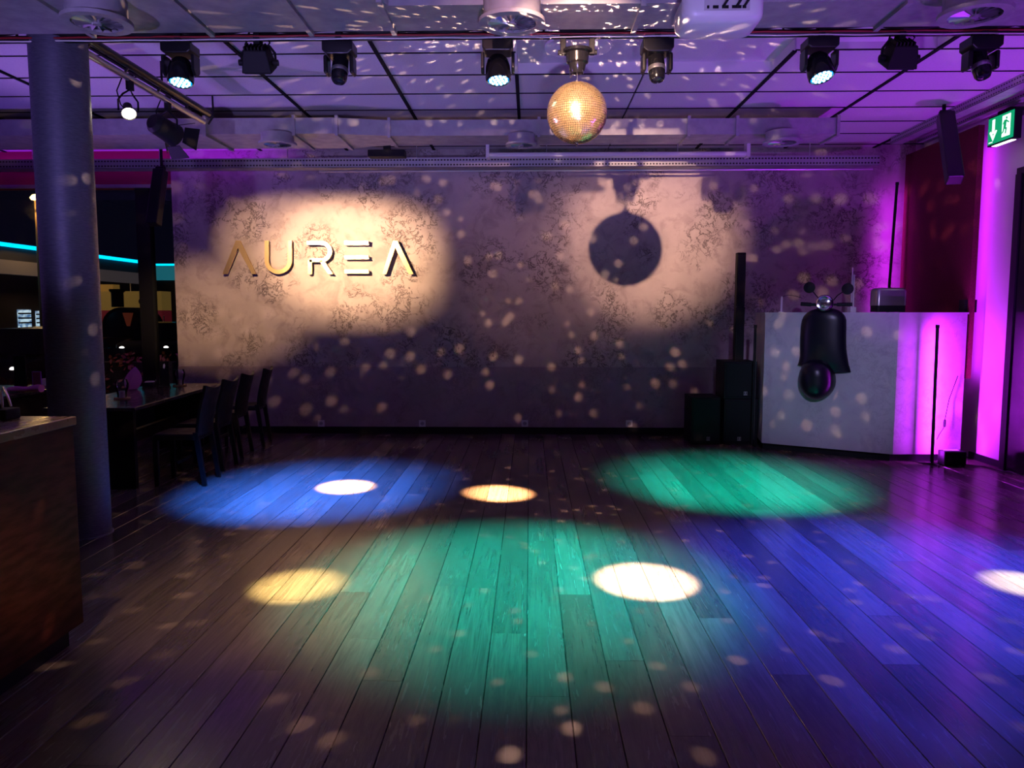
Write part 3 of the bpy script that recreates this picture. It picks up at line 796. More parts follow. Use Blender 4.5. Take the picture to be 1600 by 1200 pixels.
letter([[rp[i], rp[i+1], rp[2*n_-2-i], rp[2*n_-1-i]] for i in range(n_-1)]+[[(803, 568), (826, 568), (826, 648), (803, 648)], [(868, 572), (895, 572), (947, 648), (918, 648)]])
letter([[(1010, y0_), (1148, y0_), (1150, y1_), (1012, y1_)] for y0_, y1_ in ((459, 483), (542, 564), (622, 645))])
letter(lam2(1300, (1224, 1250), (1377, 1403)))
st = MB()
for u, v in ((345, 600), (480, 610), (569, 480), (701, 480), (640, 636), (815, 471), (815, 620), (925, 620), (1030, 471), (1130, 471), (1030, 553), (1130, 553), (1030, 633), (1130, 633), (1250, 600), (1370, 600)):
    p = C(u, v); MB().cyl((p.x, SYB, p.z), (p.x, WY-.001, p.z), .006, n=8).build('standoff', M_gold, t_, world=True)

# power outlets
for px, lb in ((341, 'white power socket on the wall behind the chairs'), (502, 'white power socket below the letters A and E, leftmost of four'), (660, 'white power socket second from the left along the bare wall'), (820, 'white power socket third from the left along the bare wall'), (983, 'white power socket nearest the black loudspeakers')):
    p = atY(px, 661.5, WY-.012)
    o = thing('power_socket', lb, 'socket', (p.x, WY-.012, p.z), 0, 'power sockets above the black baseboard')
    box(-.044, .044, -.012, 0, -.044, .044).build('cover_plate', M_plastic, o, bevel=.004)
    MB().cyl((0, -.0125, 0), (0, -.0135, 0), .026, n=20).build('socket_well', mat('grey_socket', (.35, .33, .36), .5), o)
    for s_ in (-1, 1): MB().cyl((s_*.009, -.0136, 0), (s_*.009, -.0142, 0), .004, n=8).build('pin_hole', M_black, o)

# ------------------------------------------------------------------ dj booth
zp = .08
bl_, bmid = atZ(1190, 692, zp), atZ(1395, 710, zp)
brt = Vector((atY(1506, 600, bmid.y+.05).x, bmid.y+.05, 0))
blb = Vector((atY(1177, 560, WY-.03).x, WY-.03, 0))
t_ = thing('dj_booth', 'pale plaster dj booth with angled front in the right corner', 'counter', ((bl_.x+brt.x)/2, 9.2, 0))
def wall_seg(a, b__, th, z0, z1):
    a, b__ = Vector((a.x, a.y, 0)), Vector((b__.x, b__.y, 0)); d = (b__-a).normalized(); n_ = Vector((-d.y, d.x, 0))*th
    return MB().hexa([a+Vector((0,0,z0)), b__+Vector((0,0,z0)), b__+n_+Vector((0,0,z0)), a+n_+Vector((0,0,z0))],
                     [a+Vector((0,0,z1)), b__+Vector((0,0,z1)), b__+n_+Vector((0,0,z1)), a+n_+Vector((0,0,z1))])
zt_ = HB-.02
wall_seg(blb, bl_, .04, zp, zt_).build('side_panel', M_booth, t_, world=True)
wall_seg(bl_, bmid, .04, zp, zt_).build('front_panel', M_booth, t_, world=True)
wall_seg(bmid, brt, .04, zp, zt_).build('end_panel', M_booth, t_, world=True)
ins = lambda p, dx, dy: Vector((p.x+dx, p.y+dy, 0))
wall_seg(ins(blb, .05, 0), ins(bl_, .06, .06), .03, 0, zp).build('plinth', M_black, t_, world=True)
wall_seg(ins(bl_, .03, .06), ins(bmid, 0, .07), .03, 0, zp).build('plinth', M_black, t_, world=True)
wall_seg(ins(bmid, 0, .07), ins(brt, 0, .05), .03, 0, zp).build('plinth', M_black, t_, world=True)
ct = MB().prism([(blb.x-.005, WY-.03, zt_), (bl_.x-.008, bl_.y-.005, zt_), (bmid.x, bmid.y-.008, zt_), (PX-.035, brt.y-.005, zt_), (PX-.035, 9.0, zt_), (bmid.x+.1, bmid.y+.55, zt_), (bl_.x+.5, bl_.y+.35, zt_), (bl_.x+.5, WY-.03, zt_)], (0, 0, .02))
ct.build('counter_top', M_booth, t_, world=True)

# scooter front mounted on the booth front
fu = Vector((bmid.x-bl_.x, bmid.y-bl_.y, 0)).normalized(); fn = Vector((fu.y, -fu.x, 0))
def onface(px, py, off=0.):
    o_ = Vector((bl_.x, bl_.y, 0))+fn*off; d = ray(px, py); k = (o_-CAM).dot(fn)/d.dot(fn); return CAM+d*k
S = lambda u, v, off=0.: onface(1230+u/5.7167, 430+v/5.714, off)
base = S(320, 700)
t_ = thing('scooter_front', 'black motor scooter front with headlamp and mirrors on the booth', 'scooter', Vector((base.x, base.y, base.z)))
M_scoot = mat('black_enamel', (.004, .004, .010), .32, spec=.3)
def shell(rows_, depth, name, n=14):
    rings = []
    for v, xl_, xr_, dk in rows_:
        ring = []
        for i in range(n+1):
            t__ = -1+2*i/n; u = (xl_+xr_)/2+(xr_-xl_)/2*math.sin(t__*math.pi/2)
            ring.append(S(u, v)+fn*(.004+depth*dk*math.cos(t__*math.pi/2)**.8 if abs(t__) < .999 else .004))
        rings.append(ring)
    return MB().loft(rings).build(name, M_scoot, t_, 50, world=True)
shell([(298, 262, 420, .5), (312, 215, 462, .8), (335, 178, 495, .9), (365, 148, 518, 1), (400, 132, 530, 1), (460, 122, 530, 1), (560, 116, 528, 1), (660, 114, 530, 1), (720, 114, 538, .95), (770, 104, 546, .9), (806, 92, 552, .85), (812, 130, 556, .8), (864, 134, 570, .7), (868, 150, 568, .3)], .10, 'leg_shield')
shell([(760, 190, 350, .6), (800, 145, 395, .9), (850, 122, 425, 1), (900, 112, 434, 1), (950, 110, 436, 1), (990, 118, 430, 1), (1030, 138, 412, .95), (1060, 162, 388, .85), (1085, 196, 356, .7), (1105, 240, 312, .4)], .24, 'front_mudguard')
hc = S(336, 250, .10)
B = Matrix.Translation(hc) @ (-fn).to_track_quat('Z', 'Y').to_matrix().to_4x4()
hr = .082
hb = MB().lathe([(0, .10), (.06, .09), (hr*1.05, .03), (hr*1.12, 0), (hr*1.12, -.02), (hr, -.03)], 28, B).build('headset', M_scoot, t_, 40, world=True)
hl_ = MB().lathe([(hr*1.04, -.018), (hr*1.04, -.034), (hr*.9, -.044), (hr*.72, -.040), (hr*.72, -.03)], 28, B).build('headlamp_ring', M_chrome, hb, 40, world=True)
MB().lathe([(0, -.042), (hr*.4, -.040), (hr*.74, -.032)], 28, B).build('headlamp_glass', mat('headlamp_glass', (.6, .6, .65), .1, .9), hb, 40, world=True)
box(-hr*.4, hr*.4, -.006, .006, -.048, -.041).xf(B).build('headlamp_bar', M_chrome, hb, world=True)
MB().tube([S(262, 262, .06), S(215, 262, .06)], .016, 10).build('handlebar', M_scoot, t_, 50, world=True)
MB().tube([S(410, 262, .06), S(470, 262, .06)], .012, 10).build('handlebar', M_scoot, t_, 50, world=True)
MB().tube([S(215, 262, .06), S(122, 256, .06)], .022, 12).build('hand_grip', M_black, t_, 50, world=True)
MB().tube([S(445, 262, .06), S(580, 260, .06)], .020, 12).build('hand_grip', M_black, t_, 50, world=True)
for (a, b__, c_) in (((280, 205), (232, 150), (198, 110)), ((412, 225), (450, 180), (540, 122))):
    MB().tube([S(*a, .06), S(*b__, .06), S(*c_, .06)], .006, 8).build('mirror_stem', M_black, t_, 50, world=True)
    mp = S(*c_, .06); Bm = Matrix.Translation(mp) @ (-fn).to_track_quat('Z', 'Y').to_matrix().to_4x4()
    MB().lathe([(0, .025), (.04, .02), (.06, .006), (.062, 0), (.055, -.006), (0, -.007)], 24, Bm).build('mirror', M_black, t_, 40, world=True)

# things on the booth counter
def on_counter(px, y_off): return None
cy_ = bmid.y+.22
p = atY(1387, 480, cy_+.12)
t_ = thing('toaster_box', 'rounded metal box with dark base on the booth counter', 'box', (p.x, p.y, HB))
wx_ = atY(1411, 470, p.y).x-atY(1364, 470, p.y).x; hh = atY(1387, 450, p.y).z-HB
rings = [rrect(0, 0, wx_/2-g, .1-g, .035, z_) for z_, g in ((hh*.28, .0), (hh*.85, 0), (hh*.96, .012), (hh, .03))]
MB().loft(rings).build('body', mat('brushed_box', (.45, .40, .42), .28, .8), t_, 40)
MB().loft([rrect(0, 0, wx_/2-.004, .096, .035, z_) for z_ in (.002, hh*.28)]).build('base', M_black, t_, 40)
MB().cyl((wx_/2-.004, 0, hh*.6), (wx_/2+.03, 0, hh*.6), .014, n=12).build('side_knob', M_chrome, t_, 40)
p = atY(1331, 485, cy_+.5); zt2 = atY(1331, 418, cy_+.5).z-HB
p.y = bl_.y-.1; p = atY(1331, 485, p.y); zt2 = atY(1331, 418, p.y).z-HB
t_ = thing('acrylic_stand', 'slim pale upright stand beside the scooter mirror', 'stand', (p.x, p.y, HB))
box(-.035, .03, -.05, .05, 0, .06).build('foot', M_plastic, t_, bevel=.006)
box(-.014, -.006, -.012, .012, .06, zt2).build('upright', M_plastic, t_)
box(.004, .016, -.012, .012, .06, zt2*.84).build('upright', M_plastic, t_)
p = atY(1512, 480, brt.y+.1)
t_ = thing('control_box', 'small black cube at the right end of the booth counter', 'box', (p.x, p.y, HB))
sz = (atY(1522, 470, p.y).x-atY(1503, 470, p.y).x)/2
box(-sz, sz, -.06, .06, 0, sz*2.1).build('housing', M_black, t_, bevel=.006)
MB().cyl((0, -.061, sz), (0, -.064, sz), sz*.5, n=20).build('dial', M_blackg, t_)
p = atY(1221, 485, bl_.y+.15); p.z = HB
p = atY(1221, 483, bl_.y+.12)
t_ = thing('slim_tube', 'slim pale tube standing at the left end of the booth', 'tube', (p.x, p.y, HB))
MB().lathe([(.012, 0), (.012, .16), (.009, .18), (.009, .185)], 14).build('barrel', M_plastic, t_, 40)
MB().lathe([(.03, 0), (.03, .008), (.012, .012)], 18).build('foot', M_plastic, t_, 40)
MB().tube([(0, 0, .18), (.07, 0, .2), (.16, .02, .19), (.24, .02, .165)], .003, 6).build('thin_wire', M_black, t_, 60)

# led floor poles: thin black pole, foot, led side turned to the wall
def led_pole(x, y, h, face, lit, label, mt_=None, z0=0., lean=0., foot=True):
    t_ = thing('led_floor_lamp', label, 'floor lamp', (x, y, z0), 0, 'thin upright led poles')
    fx, fy = face
    top = Vector((lean, 0, h))
    MB().cyl((0, 0, .02), top, .0165, n=10).build('pole', M_black, t_, 50)
    MB().cyl(top-Vector((0, 0, .03)), top+Vector((0, 0, .004)), .02, n=10).build('end_cap', M_black, t_, 50)
    if foot:
        f_ = MB()
        for a_ in (10, 170, 270): f_.hexa([(0, 0, 0), (.02, 0, 0), (.02, 0, .02), (0, 0, .02)], [(.13*math.cos(R(a_)), .13*math.sin(R(a_)), 0), (.13*math.cos(R(a_))+.02, .13*math.sin(R(a_)), 0), (.13*math.cos(R(a_))+.02, .13*math.sin(R(a_)), .012), (.13*math.cos(R(a_)), .13*math.sin(R(a_)), .012)])
        f_.build('foot', M_black, t_)
    u = Vector((-fy, fx, 0)); n_ = Vector((fx, fy, 0))*.019
    q = [n_-u*.008+Vector((0, 0, .08)), n_+u*.008+Vector((0, 0, .08)), n_+u*.008+top*.97, n_-u*.008+top*.97]
    o = MB().add(q, [(0, 1, 2, 3)]).build('led_line', mt_ if lit else M_plastic, t_)
    return t_
ply = bmid.y-.13
p0, p1 = atY(1456, 722, ply), atY(1465, 508, ply)
led_pole(p0.x, ply, p1.z, (.7, .714), True, 'lit thin led pole throwing magenta light on the booth end', emis('booth_led', (.55, .02, 1.0), 560), lean=p1.x-p0.x)
yq = bl_.y+.25
p1 = atY(1183, 508, yq)
led_pole(p1.x-.02, yq, p1.z, (1, 0), False, 'unlit thin led pole between the loudspeakers and the booth')
# lamp in the back corner behind the booth
led_pole(4.44, 9.80, 3.2, (.5, .866), True, 'thin led pole glowing magenta in the back corner behind the booth', emis('corner_led', (.58, .02, 1.0), 70), lean=.1)
t_ = None
# inline controller and cable of the lit pole
p = atY(1476, 661, ply+.1)
t_ = thing('cable_controller', 'small black inline switch hanging on a cable by the lit led pole', 'switch', p)
MB().lathe([(0, -.045), (.012, -.04), (.014, 0), (.012, .035), (0, .04)], 10).build('switch_body', M_black, t_, 50)
MB().tube([(0, 0, .03), (.05, .03, .25), (.14, .05, .5)], .004, 6).build('cable', M_black, t_, 50)
MB().tube([(0, 0, -.04), (-.06, -.02, -.12), (-.10, -.05, -.17)], .004, 6).build('cable', M_black, t_, 50)
# black power box on the floor
a, b__ = atY(1470, 724, bmid.y-.2), atY(1505, 703, bmid.y-.2)
t_ = thing('floor_uplighter', 'low black floor uplighter box standing before the magenta lit booth end', 'floor light', ((a.x+b__.x)/2, bmid.y-.2, 0))
wq = (b__.x-a.x)/2
box(-wq, wq, -.07, .07, .012, .16).build('case', M_black, t_, bevel=.008)
for sx_ in (-1, 1):
    for sy_ in (-1, 1): box(sx_*wq*.8-.012, sx_*wq*.8+.012, sy_*.05-.012, sy_*.05+.012, 0, .012).build('rubber_foot', M_black, t_)
MB().add([(-wq*.7, .0, .1605), (wq*.7, .0, .1605), (wq*.7, .055, .1605), (-wq*.7, .055, .1605)], [(0, 1, 2, 3)]).build('lamp_window', emis('uplighter_glow', (.6, .05, 1), 3), t_)
spot('uplighter_beam', ((a.x+b__.x)/2, bmid.y-.17, .17), ((a.x+b__.x)/2, bmid.y+.04, 1.25), (.55, .03, 1), 70, 75, 1, .03)
for i in range(3): MB().cyl((-wq*.5+i*wq*.5, -.071, .08), (-wq*.5+i*wq*.5, -.074, .08), .022, n=14).build('socket', M_blackg, t_)
c_ = MB().tube([((a.x+b__.x)/2+wq, bmid.y-.2, .012), (4.72, bmid.y-.3, .008), (4.75, bmid.y-.45, .008), (4.8, bmid.y-.6, .008)], .006, 6)
tag(c_.build('floor_cable', M_black), 'thin black cable lying on the floor from the floor uplighter to the door', 'cable')

# ------------------------------------------------------------------ loudspeakers by the booth
spy = 9.28
def sub(px0, px1, py0, zb, label, badge, group):
    a, b__ = atY(px0, 690, spy), atY(px1, py0, spy)
    h = b__.z-zb
    t_ = thing('loudspeaker', label, 'loudspeaker', ((a.x+b__.x)/2, spy+.24, zb), 0, group)
    w_ = (b__.x-a.x)/2
    box(-w_, w_, -.22, .22, .0, h).build('cabinet', M_black, t_, bevel=.008)
    box(-w_+.02, w_-.02, -.232, -.219, .03, h-.02).build('grille', M_black, t_, bevel=.004)
    bd = MB().box(badge-.022, badge+.022, -.236, -.232, .05, .056)
    for dx in (-.011, .011):
        bd.box(badge+dx-.009, badge+dx-.006, -.236, -.232, .062, .092); bd.box(badge+dx+.006, badge+dx+.009, -.236, -.232, .062, .092)
        bd.box(badge+dx-.009, badge+dx+.009, -.236, -.232, .089, .092)
    bd.build('badge', M_plastic, t_)
    MB().tube([(-w_-.002, -.06, h*.72), (-w_-.025, -.05, h*.72), (-w_-.025, .05, h*.72), (-w_-.002, .06, h*.72)], .008, 6).build('handle', M_black, t_)
    return t_, w_, h
sub(1080, 1127, 621, 0, 'low black subwoofer standing alone on the floor, leftmost', .03, 'black loudspeakers beside the dj booth')
ta, wa, ha = sub(1131, 1186, 624, 0, 'black subwoofer on the floor under the second cabinet', -.02, 'black loudspeakers beside the dj booth')
tb, wb, hb_ = sub(1130, 1184, 565, ha+.001, 'black speaker cabinet stacked on top, carrying the slim column', .06, 'black loudspeakers beside the dj booth')
pt = atY(1158, 395, spy+.2); pbm = atY(1153, 565, spy+.2)
t_ = thing('column_speaker', 'tall slim black column speaker standing on the stacked cabinets', 'loudspeaker', (pbm.x, spy+.2, ha+hb_+.001))
H_ = pt.z-ha-hb_
box(-.055, .055, -.05, .05, 0, H_*.5).build('lower_section', M_black, t_, bevel=.008)
box(-.052, .052, -.05, .05, H_*.5+.003, H_).build('upper_section', M_black, t_, bevel=.008)
box(-.042, .042, -.056, -.05, .02, H_-.03).build('grille', M_blackm, t_)

# hanging speakers
def hang_speaker(p_top, p_bot, w_, label, ztop):
    p_top, p_bot = Vector(p_top), Vector(p_bot)
    t_ = thing('hanging_speaker', label, 'loudspeaker', p_bot, 0, 'slim speakers hung under the trays')
    d = (p_bot-p_top); L = d.length
    B_ = Matrix.Translation(p_top) @ d.to_track_quat('-Z', 'Y').to_matrix().to_4x4()
    box(-w_/2, w_/2, -w_*.45, w_*.45, -L, 0).xf(B_).build('cabinet', M_blackm, t_, bevel=.012, world=True)
    box(-w_*.42, w_*.42, -w_*.5, -w_*.45, -L+.03, -.03).xf(B_).build('grille', M_blackg, t_, world=True)
    MB().tube([p_top, p_top+Vector((0, .03, .04)), (p_top.x, p_top.y+.03, ztop)], .018, 8).build('bracket', M_black, t_, 50, world=True)
    MB().cyl(p_top+Vector((-.05, 0, .02)), p_top+Vector((.05, 0, .02)), .03, n=12).build('swivel', M_black, t_, 50, world=True)
hang_speaker(atY(251, 266, 9.45), atY(240, 351, 9.25), .14, 'slim black speaker hanging tilted in front of the left window', ZC)
hang_speaker(atX(1477, 180, 4.16), atX(1492, 282, 4.05), .145, 'slim speaker hanging tilted from the right ceiling tray', ZC)

# exit sign
ex = 4.60
e0, e1 = atX(1545, 200, ex).y, atX(1584, 200, ex).y
z0, z1 = atX(1565, 220, ex).z, atX(1565, 179, ex).z
t_ = thing('exit_sign', 'green lit emergency exit sign with arrow and running figure', 'sign', (ex, (e0+e1)/2, z0))
box(ex, ex+.07, e1-.01, e0+.01, z0-.015, z1+.015).build('casing', M_black, t_, bevel=.004, world=True)
M_green = mat('exit_green', (.0, .25, .10), .5, emit=(.0, .62, .22), es=.55)
M_exw = mat('exit_white', (.8, .9, .8), .5, emit=(.75, 1, .78), es=1.3)
fc = box(ex-.004, ex, e1, e0, z0, z1).build('face', M_green, t_, world=True)
E_ = lambda u, v: Vector((ex-.0042, e0+(e1-e0)*u, z0+(z1-z0)*v))    # u 0 left .. 1 right as seen
def glyph(pts, name):
    MB().prism([E_(*q) for q in pts], (-.0012, 0, 0)).build(name, M_exw, fc, world=True)
glyph([(.16, .92), (.27, .92), (.27, .38), (.16, .38)], 'arrow_shaft')
glyph([(.215, .10), (.06, .46), (.12, .50), (.215, .30), (.31, .50), (.37, .46)], 'arrow_head')
glyph([(.05, .05), (.20, .05), (.20, .09), (.05, .09)], 'arrow_bar')
glyph([(.56, .92), (.88, .92), (.88, .12), (.56, .12)], 'door_field')
Ed = lambda u, v: Vector((ex-.0058, e0+(e1-e0)*u, z0+(z1-z0)*v))
mn = MB()
for q in ([(.70, .84), (.76, .84), (.76, .76), (.70, .76)], [(.64, .74), (.74, .74), (.72, .46), (.62, .48)], [(.74, .72), (.84, .62), (.82, .58), (.73, .66)], [(.64, .72), (.58, .60), (.61, .58), (.67, .66)],
          [(.66, .50), (.76, .42), (.73, .22), (.69, .22), (.70, .38), (.62, .44)], [(.62, .48), (.67, .46), (.64, .30), (.56, .24), (.56, .30), (.60, .34)]):
    mn.prism([Ed(*v) for v in q], (-.0006, 0, 0))
mn.build('running_figure', M_green, fc, world=True)
box(ex+.01, ex+.06, e1+.05, e0-.05, z0-.019, z0-.0155).build('down_light', emis('exit_downlight', (1, .9, 1), 4), t_, world=True)
box(ex+.02, SX, (e0+e1)/2-.1, (e0+e1)/2+.1, z1+.016, z1+.05).build('wall_arm', M_black, t_, world=True)

# ------------------------------------------------------------------ bar counter, front left
bxr = atZ(132, 1003, 0); BX, BYF = bxr.x, bxr.y
bz = atY(135, 651, BYF).z
t_ = thing('bar_counter', 'dark reddish wooden bar counter at the left edge, near camera', 'counter', (BX-.8, BYF-1.2, 0))
box(BX-1.9, BX, BYF-2.6, BYF, .1, bz-.04).build('body', M_barwood, t_, world=True)
box(BX-1.9, BX+.012, BYF-2.6, BYF+.012, bz-.04, bz).build('counter_top', M_bartop, t_, bevel=.004, world=True)
box(BX-1.9, BX-.05, BYF-2.6, BYF-.04, 0, .1).build('plinth', M_black, t_, world=True)
p = atZ(6, 668, bz); p = atZ(5, 655, bz)
t_ = thing('napkin_caddy', 'small black caddy with chrome handle on the bar top', 'caddy', (p.x, p.y, bz))
box(-.05, .05, -.05, .05, 0, .05).build('tray', M_black, t_, bevel=.005)
MB().tube([(.0, 0, .05), (.0, 0, .13), (.01, 0, .15), (.03, 0, .10), (.04, 0, .06)], .006, 8).build('handle', M_chrome, t_, 50)
MB().lathe([(.012, .05), (.02, .06), (.02, .12), (.008, .14), (.008, .155)], 14, Matrix.Translation((-.02, 0, 0))).build('shaker', M_chrome, t_, 40)

# ------------------------------------------------------------------ dining tables, chairs and tableware
TH = .75
tq0, tq1 = atZ(210, 637, TH), None
ang = R(4)
t_ = thing('dining_table', 'long dark dining table beside the steel column', 'table', (tq0.x, tq0.y, 0), ang)
TW, TL = .8, 2.4
box(-TW, 0, 0, TL, TH-.035, TH).build('table_top', M_tablew, t_, bevel=.004)
for y in (.03, TL-.1):
    box(-TW+.03, -.03, y, y+.06, 0, TH-.036).build('panel_leg', M_chair, t_)
box(-TW/2-.03, -TW/2+.03, .09, TL-.1, .3, .42).build('stretcher', M_chair, t_)
TM = Matrix.Translation((tq0.x, tq0.y, 0)) @ Matrix.Rotation(ang, 4, 'Z')

def make_chair():
    t_ = thing('dining_chair', '', 'chair', (0, 0, 0), 0, 'black dining chairs along the dark table')
    st = MB(); st.loft([rrect(0, 0, .215, .21, .04, z_) for z_ in (.43, .465)]+[rrect(0, 0, .20, .195, .04, .485)]); st.build('seat', M_chair, t_, 40)
    bk = MB(); rings = []
    for i in range(9):
        f = i/8; z_ = .47+.43*f; y = -.20-.09*f**1.6
        ring = []
        for s_, th in ((-1, 0), (1, .026)):
            for j in (range(9) if s_ < 0 else range(8, -1, -1)):
                u = -1+j/4; hw_ = .205+.01*f
                ring.append(Vector((u*hw_, y-.03*(1-u*u)-(th-.013)*-1, z_+(.035*u*u if i == 8 else 0))))
        rings.append(ring)
    bk.loft(rings); bk.build('backrest', M_chair, t_, 40)
    for sx_ in (-1, 1):
        MB().hexa([(sx_*.195-.018, .16, 0), (sx_*.195+.018, .16, 0), (sx_*.195+.018, .195, 0), (sx_*.195-.018, .195, 0)],
                  [(sx_*.19-.022, .155, .44), (sx_*.19+.022, .155, .44), (sx_*.19+.022, .2, .44), (sx_*.19-.022, .2, .44)]).build('leg', M_chair, t_)
        MB().hexa([(sx_*.195-.018, -.27, 0), (sx_*.195+.018, -.27, 0), (sx_*.195+.018, -.235, 0), (sx_*.195-.018, -.235, 0)],
                  [(sx_*.19-.022, -.21, .50), (sx_*.19+.022, -.21, .50), (sx_*.19+.022, -.165, .50), (sx_*.19-.022, -.165, .50)]).build('leg', M_chair, t_)
    box(-.18, .18, -.008, .008, .20, .23).build('cross_rail', M_chair, t_)
    return t_
ch0 = make_chair()
for i, (x, y, a_, lb) in enumerate(((-3.27, 7.10, 94, 'black wooden chair nearest the camera at the dark table'), (-3.36, 7.78, 92, 'black wooden chair second from the camera at the dark table'),
                                    (-3.45, 8.50, 94, 'black wooden chair third from the camera at the dark table'), (-3.48, 9.24, 97, 'black wooden chair by the plaster wall, rightmost at the table'),
                                    )):
    o = ch0 if i == 0 else copy_tree(ch0)
    o.location = (x, y, 0); o.rotation_euler = (0, 0, R(a_)); o['label'] = lb
def candle(px, py, label):
    p = atZ(px, py, TH)
    t_ = thing('candle_holder', label, 'candle', (p.x, p.y, TH+.001), 0, 'candle glasses on the dark table')
    MB().lathe([(.075, 0), (.075, .012), (0, .012)], 24).build('coaster', M_cork, t_, 40)
    MB().lathe([(.025, .013), (.025, .075), (0, .078)], 16).build('candle', M_frost, t_, 40)
    MB().lathe([(.042, .013), (.046, .06), (.062, .11), (.066, .15), (.052, .19), (.050, .19), (.063, .15), (.059, .11), (.043, .06), (.039, .016)], 24).build('glass', M_pane, t_, 60)
candle(191, 623, 'candle in a bulged glass on a coaster near the column')
candle(281, 603, 'candle in a bulged glass at the far table end by the wall')
p = atZ(207, 598, TH); yn = p.y
p = atZ(206, 608, TH)
t_ = tag(MB().loft([[Vector((p.x+.105*s_*(math.sin(math.pi*min(1, .18+.82*f))**.8)*(1-.15*f)+.05*f, p.y+dy*(1-f), TH+.002+.25*f)) for s_, dy in ((-1, 0), (0, -.07), (1, 0), (0, .05))] for f in [i/8 for i in range(9)]]).build('folded_napkin', M_pink, None, 30),
         'pink cloth napkin folded upright to a point on the table', 'napkin')
p = atZ(258, 606, TH)
t_ = thing('menu_stand', 'black upright menu stand with small pale emblem on the table', 'menu', (p.x, p.y, TH+.001), R(10))
box(-.055, .055, -.03, .03, 0, .02).build('foot', M_black, t_)
box(-.05, .05, -.008, .008, .02, .30).build('board', M_black, t_, bevel=.003)
MB().prism([(-.012, -.0085, .225), (.004, -.0085, .215), (.014, -.0085, .25), (.006, -.0085, .275), (-.008, -.0085, .262)], (0, -.001, 0)).build('emblem', M_paper, t_)
def tumbler(px, py, label):
    p = atZ(px, py, TH)
    t_ = thing('tumbler', label, 'glass', (p.x, p.y, TH+.001), 0, 'glasses on the dark table')
    MB().lathe([(0, 0), (.03, 0), (.036, .11), (.034, .11), (.028, .008), (0, .008)], 20).build('bowl', M_pane, t_, 60)
    MB().lathe([(0, .009), (.027, .009), (.029, .03), (0, .03)], 20).build('water', M_pane, t_, 60)
tumbler(252, 617, 'clear tumbler in front of the black menu stand')
tumbler(247, 603, 'clear tumbler left of the black menu stand')
p = atZ(233, 604, TH)
t_ = thing('cutlery_box', 'low dark box with pale napkins behind the candle', 'box', (p.x, p.y, TH+.001), R(6))
box(-.06, .06, -.05, .05, 0, .05).build('box_body', M_black, t_, bevel=.004)
box(-.03, .05, -.04, .04, .05, .062).build('napkin_stack', M_paper, t_)
# second table at the left
s2 = atZ(41, 622, TH)
t_ = thing('dining_table', 'dark dining table at the far left behind the bar', 'table', (-6.45, s2.y, 0))
box(-1.2, 1.1, -.1, 1.35, TH-.035, TH).build('table_top', M_tablew, t_, bevel=.004)
for sx_ in (-1.1, 1.0):
    box(sx_-.04, sx_+.04, 0, 1.25, 0, TH-.036).build('panel_leg', M_chair, t_)
box(-1.1, 1.0, .6, .66, .3, .42).build('stretcher', M_chair, t_)
p = atZ(36, 613, TH)
rg = []
for i in range(11):
    f = i/10; rr = .035+.02*f+.006*math.sin(f*9)
    rg.append([Vector((p.x-.16+.36*f, p.y+.03*math.sin(f*3)+rr*math.cos(2*math.pi*j/12), TH+.002+rr*.7+rr*.7*math.sin(2*math.pi*j/12))) for j in range(12)])
tag(MB().loft(rg).build('rolled_napkin', M_pink, None, 60), 'pink napkin lying rolled on the far left table', 'napkin')
p = atZ(33, 604, TH)
t_ = thing('menu_stand', 'tall black menu stand on the far left table', 'menu', (p.x, p.y, TH+.001))
box(-.06, .06, -.03, .03, 0, .02).build('foot', M_black, t_)
box(-.07, .07, -.01, .01, .02, .36).build('board', M_black, t_, bevel=.003)
p = atZ(54, 604, TH)
t_ = thing('menu_card_holder', 'clear acrylic card frame with violet edges on the far left table', 'frame', (p.x, p.y+.05, TH+.001))
box(-.06, .06, -.03, .03, 0, .008).build('foot', M_plastic, t_)
M_acr = mat('violet_acrylic', (.45, .15, .75), .15)
for a in ((-.055, -.047, .008, .17), (.047, .055, .008, .17), (-.055, .055, .162, .17)): box(a[0], a[1], -.004, .004, a[2], a[3]).build('edge', M_acr, t_)
box(-.047, .047, -.001, .001, .01, .162).build('card', mat('dark_red_card', (.22, .03, .08), .6), t_)
p = atZ(72, 603, TH)
t_ = thing('card_box', 'white card box on the far left table next to the column', 'box', (p.x, p.y+.05, TH+.001))
box(-.07, .07, -.05, .05, 0, .07).build('body', M_paper, t_, bevel=.003)
box(-.072, .072, -.052, .052, .07, .08).build('lid', M_paper, t_)
# ------------------------------------------------------------------ the night street behind the windows
gr = struct(box(-60, 20, WY+.35, 90, -.3, -.12).build('street_ground', noisy('asphalt', (.035, .025, .03), (.02, .015, .02), 3, .8)), 'dark street outside')
# building with a blue roof line, along the street
bX = -19.7
la, lb_ = atX(-40, 378, bX), atX(216, 410, bX)
zl = atX(100, 396, bX).z
t_ = thing('street_building', 'dark building outside with a glowing blue roof line', 'building', (bX-2, (la.y+lb_.y)/2, -.12))
M_facade = mat('dark_facade', (.03, .03, .04), .8)
box(bX-6, bX, la.y-6, lb_.y, -.12, zl).build('wall', M_facade, t_, world=True)
box(bX-.05, bX+.12, la.y-6, lb_.y, zl-.02, zl+.12).build('blue_roof_line', emis('cyan_neon', (.0, .55, 1.0), 2.2), t_, world=True)
M_fascia = mat('glowing_grey_fascia', (.30, .27, .28), .8, emit=(.30, .24, .26), es=.10)  # faint glow in the material replaces light falling on the fascia
zf0, zf1 = atX(180, 441, bX).z, atX(180, 424, bX).z
box(bX, bX+.3, la.y-6, lb_.y, zf0, zf1).build('fascia', M_fascia, t_, world=True)
M_shop = bpy.data.materials.new('lit_shop_window'); M_shop.use_nodes = True
T = NT(M_shop.node_tree); bb = M_shop.node_tree.nodes['Principled BSDF']
